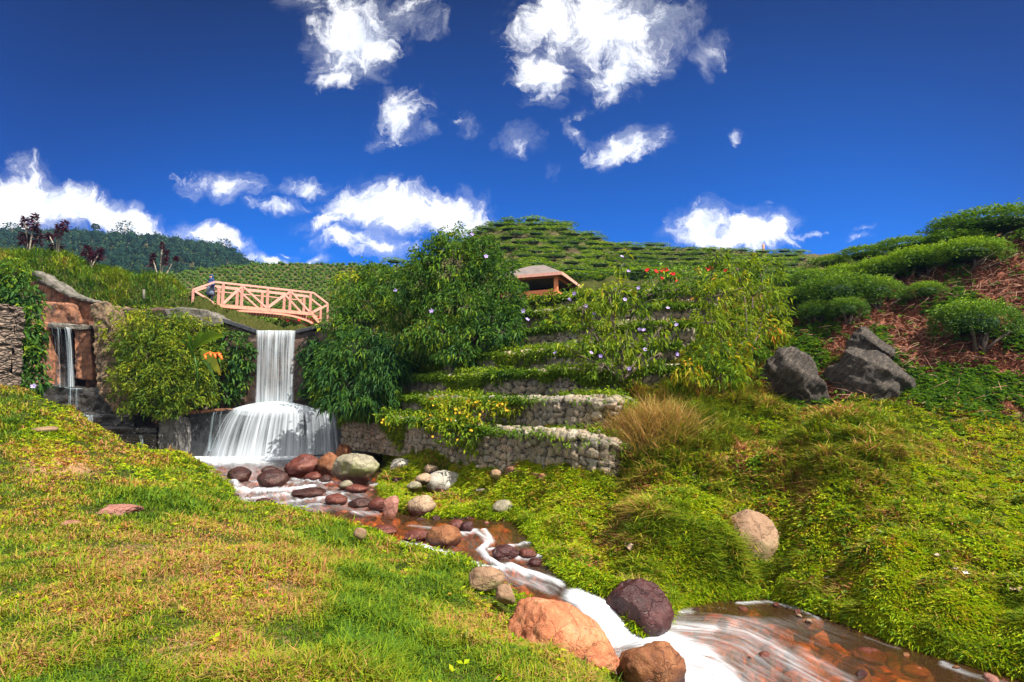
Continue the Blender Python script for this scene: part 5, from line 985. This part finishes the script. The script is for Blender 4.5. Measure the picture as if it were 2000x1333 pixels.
# ------------------------------------------------------------------ heliconia
t = NT('heliconia_leaf'); u_ = t.attr('rnd'); c = t.ramp(u_, [(0, (.05, .14, .01)), (.45, (.16, .28, .01)), (.8, (.40, .40, .015)), (1, (.5, .12, .01))])
M['helileaf'] = t.done(t.n('ShaderNodeMixShader', {0: .4, 1: t.n('ShaderNodeBsdfPrincipled', {'Base Color': c, 'Roughness': .4}).outputs[0], 2: t.n('ShaderNodeBsdfTranslucent', {'Color': c}).outputs[0]}).outputs[0])
hb = P(385, 760, 26.6); he = empty('heliconia', hb, label='heliconia plant with big yellow green leaves and a red orange bloom', cat='plant')
for (a, b_, w, tint) in (((373, 684), (437, 657), 20, .3), ((391, 690), (431, 734), 20, .55), ((374, 688), (368, 655), 9, .0), ((380, 700), (350, 665), 9, .0), ((395, 705), (420, 745), 9, .15), ((378, 684), (396, 650), 9, .1)):
    p0, p1 = P(*a, 26.5), P(*b_, 25.9); k = np.linspace(0, 1, 14); ax_ = p1-p0; sd2 = nrm(np.cross(ax_, [0, 1., .35])); wd = w*26/F*np.sin(np.pi*np.clip(k*.93+.05, 0, 1))**.7/2
    mid_ = p0+ax_*k[:, None]+np.array([0, 0, 1.])*(.18*np.sin(np.pi*k))[:, None]
    fr_ = np.array([-1, -.5, 0, .5, 1.]); V = mid_[:, None]+sd2*(wd[:, None]*fr_)[..., None]+np.array([0, -.0, 1.])*(-np.abs(fr_)*.0+np.abs(fr_)*wd[:, None]*.5)[..., None]
    obj('leaf', mesh('leaf', V-hb, gridfaces(14, 5), M['helileaf'], {'rnd': np.clip(tint+np.abs(fr_)[None]*.12+np.clip(k-.5, 0, 1)[:, None]*tint*1.1+0*V[..., 0], 0, 1).ravel()}), he)
mb = MB(); mb.tube([(0, 0, 0), P(385, 720, 26.5)-hb, P(377, 684, 26.5)-hb], [.05, .04, .025], 6); mb.tube([P(385, 720, 26.5)-hb, P(392, 695, 26.2)-hb, P(400, 692, 26.1)-hb], [.03, .02, .015], 6)
obj('stem', mb.mesh('stem', M['helileaf']), he)
mb = MB(); V_ = [P(x, y, 26.)-hb for x, y in ((396, 694), (404, 691), (412, 689), (420, 691), (428, 690), (433, 692))]
mb.tube(V_, [.02, .03, .03, .03, .025, .01], 6)
for x, y in ((400, 696), (410, 691), (419, 694), (427, 692), (431, 697)): mb.tube([P(x, y-3, 26.)-hb, P(x+1, y+2, 25.9)-hb, P(x+3, y+7, 25.9)-hb], [.035, .06, .008], 6)
M['heli'] = paint('heliconia_bloom', (.80, .12, .01), .5, (.6, .25, .02), .5); obj('bloom', mb.mesh('bloom', M['heli']), he)
# ------------------------------------------------------------------ tea bushes
def teamesh(seed, n, L, tone=0.):
    g = np.random.default_rng(seed); d = unit(n, g); d[:, 2] = np.where(d[:, 2] < -.45, -d[:, 2]*.8, d[:, 2])
    bumpy = 1+.5*(fbm(d*2.0+seed*5, 3, seed)-.5); r = (.80+.2*g.random(n))*bumpy
    p = d*r[:, None]; p[:, 2] = np.sign(p[:, 2])*np.abs(p[:, 2])**.8*(.46)+.54+.06*g.normal(size=n); p[:, :2] *= .5*(1+.25*(1-np.abs(d[:, 2:3])))
    D = nrm(d*[.6, .6, .5]+unit(n, g)*.6+[0, 0, .35]); k = 3
    pp = np.repeat(p, k, 0)+g.normal(size=(n*k, 3))*L*.3; D = nrm(np.repeat(D, k, 0)+unit(n*k, g)*.7)
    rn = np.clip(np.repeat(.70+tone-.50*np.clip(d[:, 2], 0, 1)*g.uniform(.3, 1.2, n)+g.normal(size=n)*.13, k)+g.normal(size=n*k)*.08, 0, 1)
    V, Fc, A_ = leafquads(pp, D, L*g.uniform(.7, 1.3, n*k), L*.45*g.uniform(.7, 1.2, n*k), .1, rn, g=g)
    v, f = ICO[2]; cv = v*(1+.4*(fbm(v*2.+seed*5, 3, seed)-.5))[:, None]*[.31, .31, .22]+[0, 0, .56]  # dark solid core added inside the leaves to block light
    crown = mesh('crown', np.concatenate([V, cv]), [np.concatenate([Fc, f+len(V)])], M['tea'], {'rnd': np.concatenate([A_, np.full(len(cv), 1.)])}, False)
    mb = MB()
    for q in range(6):
        e = np.array([g.normal()*.25, g.normal()*.2, .5]); m = np.array([e[0]*.5+g.normal()*.05, e[1]*.5, .22]); mb.tube([(g.normal()*.04, g.normal()*.04, -.12), m, e], [.03, .022, .012], 5)
    return crown, mb.mesh('stem', M['bark'])
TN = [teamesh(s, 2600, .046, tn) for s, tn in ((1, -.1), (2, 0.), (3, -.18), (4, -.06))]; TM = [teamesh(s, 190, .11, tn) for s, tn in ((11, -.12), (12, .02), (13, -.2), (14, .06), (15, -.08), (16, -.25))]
def tea(px, py, w, h, mset, label, group, g, Y=None, y0=12., y1=36., asp=None):
    b = hit(px, py, y0, y1) if Y is None else P(px, py, Y)
    if b is None: return None
    cr_, st_ = mset[g.integers(len(mset))]; o = empty('tea_bush', b, label=label, cat='tea bush', group=group)
    s = b[1]/F; o.scale = (float(w*s*1.12), float(w*s*(asp or .85)), float(h*s)); o.rotation_euler = (0, 0, float(g.normal()*.12 + (math.pi if g.random() < .5 else 0)))
    obj('crown', cr_, o); obj('stem', st_, o); return o
g = np.random.default_rng(101); GR = 'tea bushes in rows along the right hillside'
NEAR = [(1945,478,180,62,'big dark topped tea bush at the top right corner of the hillside'),(1880,468,90,34,'tea bush just left of the big corner bush on the skyline'),(1815,474,80,36,'tea bush in the middle of the right skyline'),(1745,484,70,30,'leftmost tea bush standing clear on the right skyline'),
 (1870,505,120,46,'wide tea bush of the second row, right end'),(1775,512,110,42,'tea bush of the second row above the shaded stems'),(1695,522,95,36,'tea bush of the second row, third from its right end'),(1630,536,85,32,'tea bush of the second row, close to its left end'),(1575,548,75,28,'last tea bush at the left end of the second row'),
 (1890,530,125,56,'dark shaded tea bush at the right end of the third row'),(1800,545,115,56,'dark tea bush with bare stems in the middle of the third row'),(1725,555,95,46,'tea bush of the third row above the pair of small bushes'),(1655,566,90,42,'tea bush of the third row with yellow shoots'),(1590,572,75,40,'tea bush of the third row near its left end'),(1545,580,60,38,'last tea bush at the left end of the third row'),
 (1640,618,118,74,'bright shooted tea bush on visible pale stems'),(1715,606,78,58,'small tea bush right of the bright shooted one'),(1555,612,80,44,'low tea bush beside the yellow green shrub'),(1655,632,66,44,'little tea bush under the bright shooted one'),(1812,592,64,36,'lone small tea bush on the bare red slope'),(1908,684,138,84,'large round tea bush alone in the twigs at the right'),(1600,634,60,40,'ragged small tea bush above the slate rocks')]
for x, y, w, h, lb in NEAR: tea(x, y, w*.96, h*1.12, TN, lb, GR, g)
MIDL = 'clipped tea bush in the rows on the central hill'
cnt = 0
for row, py in enumerate(np.arange(446, 566, 9.)):
    for px in np.arange(935, 1560, 36):
        x = px + (row % 2)*17 + g.normal()*4; y = py + g.normal()*.8 + (px-1050)*.012
        b = hit(x, y, 40, 84)
        if b is None or cnt > 262 or (px < 1130 and py > 455 and g.random() < .22): continue
        w = g.uniform(38, 52)*60/b[1]; o = tea(x, y, w, g.uniform(10.5, 14)*60/b[1], TM, MIDL, 'tea bushes in rows on the central hill', g, y0=40, y1=84, asp=.5); cnt += 1
for x, y, w, h in ((960, 447, 24, 14), (995, 441, 34, 16), (1040, 439, 44, 16), (1075, 443, 30, 14), (1100, 448, 28, 13), (940, 455, 26, 14), (770, 520, 40, 16), (735, 527, 40, 12)):
    tea(x, y, w, h, TM, 'dark tea bush standing up on the crest of the central hill', 'tea bushes on the crest of the central hill', g, Y=64 if x > 900 else 72, asp=.6)
# the far slope: one mass of tea rows
Vs, Fs, As, n0 = [], [], [], 0; v1, f1_ = ICO[1]
for row, py in enumerate(np.arange(519, 612, 5.0)):
    for px in np.arange(325, 800, 10.5):
        x = px+(row % 2)*5+g.normal()*1.2; y = py+g.normal()*.7; b = hit(x, y, 44, 100, 500)
        if b is None: continue
        s = b[1]/F; r = np.array([5.4, 4.2, 3.6])*s*g.uniform(.85, 1.15); n = 26
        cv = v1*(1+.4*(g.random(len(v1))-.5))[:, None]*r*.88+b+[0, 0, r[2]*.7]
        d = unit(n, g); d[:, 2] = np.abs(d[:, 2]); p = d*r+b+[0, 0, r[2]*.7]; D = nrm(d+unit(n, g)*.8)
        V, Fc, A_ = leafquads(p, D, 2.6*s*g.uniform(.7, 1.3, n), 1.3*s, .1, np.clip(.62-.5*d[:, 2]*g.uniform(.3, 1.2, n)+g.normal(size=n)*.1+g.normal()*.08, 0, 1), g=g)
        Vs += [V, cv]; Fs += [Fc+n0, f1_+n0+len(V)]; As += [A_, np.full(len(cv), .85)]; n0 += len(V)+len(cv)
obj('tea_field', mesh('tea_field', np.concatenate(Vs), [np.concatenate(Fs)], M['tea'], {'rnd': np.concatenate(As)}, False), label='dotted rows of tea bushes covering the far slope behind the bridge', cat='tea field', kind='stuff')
# ------------------------------------------------------------------ far forest
def crown(c, r, g, n, L):
    d = unit(n, g); p = c + d*r*(g.uniform(.5, 1., n)*(1+.5*(fbm(d*1.8+c*.1, 2, 3)-.5)))[:, None]; D = nrm(d+unit(n, g)*.9)
    return leafquads(p, D, L*g.uniform(.6, 1.3, n), L*.7*g.uniform(.6, 1.2, n), .1, np.clip(g.random(n)*.7+g.normal()*.15+.1, 0, 1), g=g)
Vs, Fs, As, n0 = [], [], [], 0
def wood(p, r, n, L):
    global n0
    V, Fc, A_ = crown(p+[0, 0, r*.9], np.array([r, r, r*.95]), g, n, L)
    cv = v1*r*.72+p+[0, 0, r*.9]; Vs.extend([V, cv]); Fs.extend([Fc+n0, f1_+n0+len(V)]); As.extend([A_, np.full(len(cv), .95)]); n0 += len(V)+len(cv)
for py in np.arange(464, 566, 8):
    for px in np.arange(-60, 560, 13):
        b = hit(px+g.normal()*4, py+g.normal()*2, 118, 330, 300)
        if b is not None: wood(b, b[1]/F*g.uniform(9, 15), 55, b[1]/F*4.5)
for px in np.arange(-60, 500, 9):
    Y = 300; b = P(px, 400, Y); b[2] = ZG(b[0], b[1]); wood(b, Y/F*g.uniform(7, 12), 50, Y/F*4.)
obj('forest', mesh('forest', np.concatenate(Vs), [np.concatenate(Fs)], M['forest'], {'rnd': np.concatenate(As)}, False), label='dark bluish forest covering the far left ridge', cat='forest', kind='stuff')
for lb, px, h, r in (('tallest crowned tree rising from the far forest ridge', 248, 30, 17), ('round tree at the right end of the far forest ridge', 442, 22, 15), ('small topped tree on the far ridge near the purple plants', 190, 26, 7), ('broad tree at the far left of the forest ridge', 28, 20, 15)):
    Y = 296.; b = P(px, 400, Y); b[2] = ZG(b[0], b[1]); s = Y/F; o = empty('forest_tree', b, label=lb, cat='tree')
    obj('trunk', MB().tube([(0, 0, -1), (0, 0, h*s*.4), (0, 0, h*s)], [.5, .4, .2], 6).mesh('trunk', M['palebark']), o)
    V, Fc, A_ = crown(np.array([0, 0, h*s]), np.array([r, r, r*.6])*s, g, 160, 4*s); obj('crown', mesh('crown', V, [Fc], M['forest'], {'rnd': A_}, False), o)
# ------------------------------------------------------------------ air
hz = bpy.data.materials.new('haze'); hz.use_nodes = True; ht = hz.node_tree; ht.nodes.clear()
hv_ = ht.nodes.new('ShaderNodeVolumePrincipled'); hv_.inputs['Color'].default_value = (.30, .52, 1., 1); hv_.inputs['Density'].default_value = .00022; hv_.inputs['Anisotropy'].default_value = .2
ht.links.new(hv_.outputs[0], ht.nodes.new('ShaderNodeOutputMaterial').inputs['Volume'])
z0, z1 = float(ZZ.min())-1, float(ZZ.max())+14
obj('haze', MB().box((0, 240, (z0+z1)/2), (1640, 520, z1-z0)).mesh('haze', hz, False), kind='stuff')
# ------------------------------------------------------------------ sky, sun, camera
SUN = Vector((.52, -.40, .88)).normalized()
w = bpy.data.worlds.new('World'); sc.world = w; w.use_nodes = True; nt = w.node_tree; nt.nodes.clear()
def N(typ, ins=None, **kw):
    n = nt.nodes.new(typ)
    for k, v in kw.items(): setattr(n, k, v)
    for k, v in (ins or {}).items():
        if isinstance(v, bpy.types.NodeSocket): nt.links.new(v, n.inputs[k])
        else: n.inputs[k].default_value = v
    return n
def m_(op, a, b=0., c=False): return N('ShaderNodeMath', {0: a, 1: b}, operation=op, use_clamp=c).outputs[0]
sky = N('ShaderNodeTexSky', sky_type='NISHITA', sun_disc=False, sun_elevation=math.asin(SUN.z), sun_rotation=math.atan2(SUN.x, SUN.y), altitude=1500, air_density=1., dust_density=.2, ozone_density=4.)
dirn = N('ShaderNodeTexCoord').outputs['Generated']; xyz = N('ShaderNodeSeparateXYZ', {0: dirn}); X_, Y_, Z_ = xyz.outputs
ax_ = m_('ADD', m_('MULTIPLY', Y_, CP), m_('MULTIPLY', Z_, SP)); axs = m_('MAXIMUM', ax_, .05)
ca = m_('DIVIDE', X_, axs); cb = m_('DIVIDE', m_('SUBTRACT', m_('MULTIPLY', Z_, CP), m_('MULTIPLY', Y_, SP)), axs)
uv = N('ShaderNodeCombineXYZ', {0: ca, 1: cb, 2: 0.}).outputs[0]
wn = N('ShaderNodeTexNoise', {'Vector': uv, 'Scale': 9., 'Detail': 5., 'Roughness': .6}).outputs['Color']
wv_ = N('ShaderNodeVectorMath', {0: N('ShaderNodeVectorMath', {0: wn, 1: (.5, .5, .5)}, operation='SUBTRACT').outputs[0], 3: .10}, operation='SCALE').outputs[0]
uvw = N('ShaderNodeVectorMath', {0: uv, 1: wv_}, operation='ADD').outputs[0]
CL = [(1170,55,170,85,-10,1.),(1055,150,62,52,0,1.05),(1215,140,80,50,-25,.9),(1290,30,70,50,-20,.75),(1085,20,75,60,0,.9),(1400,105,45,40,-45,.5),(1140,220,40,16,-30,.5),(690,80,85,75,-10,1.05),(655,150,45,30,0,.8),(600,15,65,40,0,.55),(790,20,80,45,0,.6),
 (785,220,65,48,-35,.85),(735,262,32,18,-20,.6),(845,250,36,16,20,.5),(895,228,40,22,20,.35),(1010,272,52,30,10,.65),(1130,262,40,18,25,.7),(1215,288,80,30,-12,.85),(1275,262,30,28,-45,.5),(430,358,85,28,8,.8),(545,398,62,18,0,.85),(600,360,50,24,0,.85),(640,432,70,24,-10,.75),
 (775,405,130,58,5,1.15),(870,425,85,40,12,1.05),(690,470,75,26,0,.9),(750,490,75,20,0,.75),(930,410,30,30,-60,.5),(560,488,36,9,0,.6),(70,395,170,48,14,1.2),(240,440,140,34,14,1.15),(-60,420,190,100,0,1.1),(420,465,60,24,25,1.1),(520,505,75,14,5,1.),(610,508,50,10,0,.7),(10,310,40,14,20,.4),
 (1370,452,75,42,-10,1.15),(1450,462,110,40,-12,1.15),(1530,428,50,28,-30,.9),(1590,448,42,13,-18,.55),(1700,440,24,8,-20,.5),(1685,462,30,8,-20,.55),(1495,395,16,6,-20,.4),(1450,265,40,14,10,.35),(1080,330,20,40,20,.3)]
tot = None
for px, py, rx, ry, rot, wt in CL:
    mp = N('ShaderNodeMapping', {'Vector': uvw, 'Location': ((px-CX)/F, (CY-py)/F, 0), 'Rotation': (0, 0, R(-rot)), 'Scale': (rx/F*1.52, ry/F*1.55, 1.)}, vector_type='TEXTURE').outputs[0]
    ln = N('ShaderNodeVectorMath', {0: mp}, operation='LENGTH').outputs['Value']
    b = m_('MULTIPLY', m_('SUBTRACT', 1., ln, True), wt)
    tot = b if tot is None else m_('MAXIMUM', tot, b)
nz = N('ShaderNodeTexNoise', {'Vector': uvw, 'Scale': 15., 'Detail': 10., 'Roughness': .68, 'Distortion': .6}).outputs[0]
nz2 = N('ShaderNodeTexNoise', {'Vector': uv, 'Scale': 7., 'Detail': 4., 'Roughness': .5}).outputs[0]
dn = m_('ADD', tot, m_('MULTIPLY', m_('SUBTRACT', nz, .5), 2.0)); dn = m_('ADD', dn, m_('MULTIPLY', m_('SUBTRACT', tot, .6), .2))
dn = m_('MULTIPLY', dn, m_('MULTIPLY', tot, 9., True))
al = N('ShaderNodeMapRange', {0: dn, 1: .25, 2: .88}, interpolation_type='SMOOTHSTEP').outputs[0]
vn_ = N('ShaderNodeTexNoise', {'Vector': uvw, 'Scale': 6., 'Detail': 9., 'Roughness': .7, 'Distortion': 1.2}).outputs[0]
veil = N('ShaderNodeMapRange', {0: m_('MULTIPLY', m_('ADD', m_('MULTIPLY', tot, 1.1), m_('MULTIPLY', m_('SUBTRACT', vn_, .5), 2.6)), m_('MULTIPLY', tot, 6., True)), 1: .15, 2: 1.5, 3: 0., 4: .6}, interpolation_type='SMOOTHSTEP').outputs[0]
al = m_('MAXIMUM', al, veil)
fwd = N('ShaderNodeMapRange', {0: ax_, 1: .12, 2: .3}).outputs[0]
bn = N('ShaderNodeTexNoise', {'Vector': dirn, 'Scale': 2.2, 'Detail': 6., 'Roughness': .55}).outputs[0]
back = m_('MULTIPLY', N('ShaderNodeMapRange', {0: bn, 1: .33, 2: .50}).outputs[0], m_('MULTIPLY', N('ShaderNodeMapRange', {0: ax_, 1: -.05, 2: .1, 3: 1., 4: 0.}).outputs[0], N('ShaderNodeMapRange', {0: Z_, 1: -.02, 2: .05}).outputs[0]))  # unseen cloud cover behind the camera, added for neutral fill light
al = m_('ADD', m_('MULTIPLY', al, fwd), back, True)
shade = N('ShaderNodeMapRange', {0: m_('SUBTRACT', nz2, m_('MULTIPLY', m_('SUBTRACT', nz, .5), .9)), 1: .42, 2: .72}).outputs[0]
cc = N('ShaderNodeMix', {0: shade, 6: (9.5, 9.5, 9.6, 1), 7: (6.0, 6.4, 7.2, 1)}, data_type='RGBA').outputs[2]
tcol = N('ShaderNodeMix', {0: N('ShaderNodeMapRange', {0: Z_, 1: .14, 2: .60}).outputs[0], 6: (.012, .56, 1.42, 1), 7: (.035, .17, .46, 1)}, data_type='RGBA').outputs[2]
tint = N('ShaderNodeMix', {0: 1., 6: sky.outputs[0], 7: tcol}, data_type='RGBA', blend_type='MULTIPLY').outputs[2]
rd = N('ShaderNodeVectorMath', {0: N('ShaderNodeVectorMath', {0: uv, 1: (.1, -.1, 0)}, operation='SUBTRACT').outputs[0]}, operation='LENGTH').outputs['Value']
skyc = N('ShaderNodeMix', {0: N('ShaderNodeMapRange', {0: rd, 1: .5, 2: 1.05}, interpolation_type='SMOOTHSTEP').outputs[0], 6: tint, 7: N('ShaderNodeMix', {0: 1., 6: tint, 7: (.45, .5, .58, 1)}, data_type='RGBA', blend_type='MULTIPLY').outputs[2]}, data_type='RGBA').outputs[2]
cc = N('ShaderNodeMix', {0: back, 6: cc, 7: (10., 10., 10., 1)}, data_type='RGBA').outputs[2]  # brightness of the added rear clouds, set for the fill light
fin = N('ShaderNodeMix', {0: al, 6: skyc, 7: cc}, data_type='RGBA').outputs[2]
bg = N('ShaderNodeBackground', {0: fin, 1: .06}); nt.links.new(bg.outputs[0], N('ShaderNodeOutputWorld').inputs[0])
ld = bpy.data.lights.new('sun', 'SUN'); ld.energy = 4.6; ld.angle = R(.53); ld.color = (1., .95, .86)
so = bpy.data.objects.new('sun', ld); COL.objects.link(so); so.rotation_euler = (-SUN).to_track_quat('-Z', 'Y').to_euler()
cam = bpy.data.cameras.new('camera'); cam.sensor_width = 36; cam.lens = 36*F/2000; cam.clip_start = .05; cam.clip_end = 3000
co = bpy.data.objects.new('camera', cam); COL.objects.link(co); co.rotation_euler = (R(90)+PITCH, 0, 0); sc.camera = co
sc.view_settings.view_transform = 'Standard'; sc.view_settings.look = 'None'; sc.view_settings.exposure = 1.34; sc.view_settings.gamma = 1.
sc.render.engine = 'CYCLES'; sc.cycles.max_bounces = 6; sc.cycles.transparent_max_bounces = 24; sc.cycles.diffuse_bounces = 3; sc.cycles.glossy_bounces = 2; sc.cycles.transmission_bounces = 4; sc.cycles.use_denoising = True
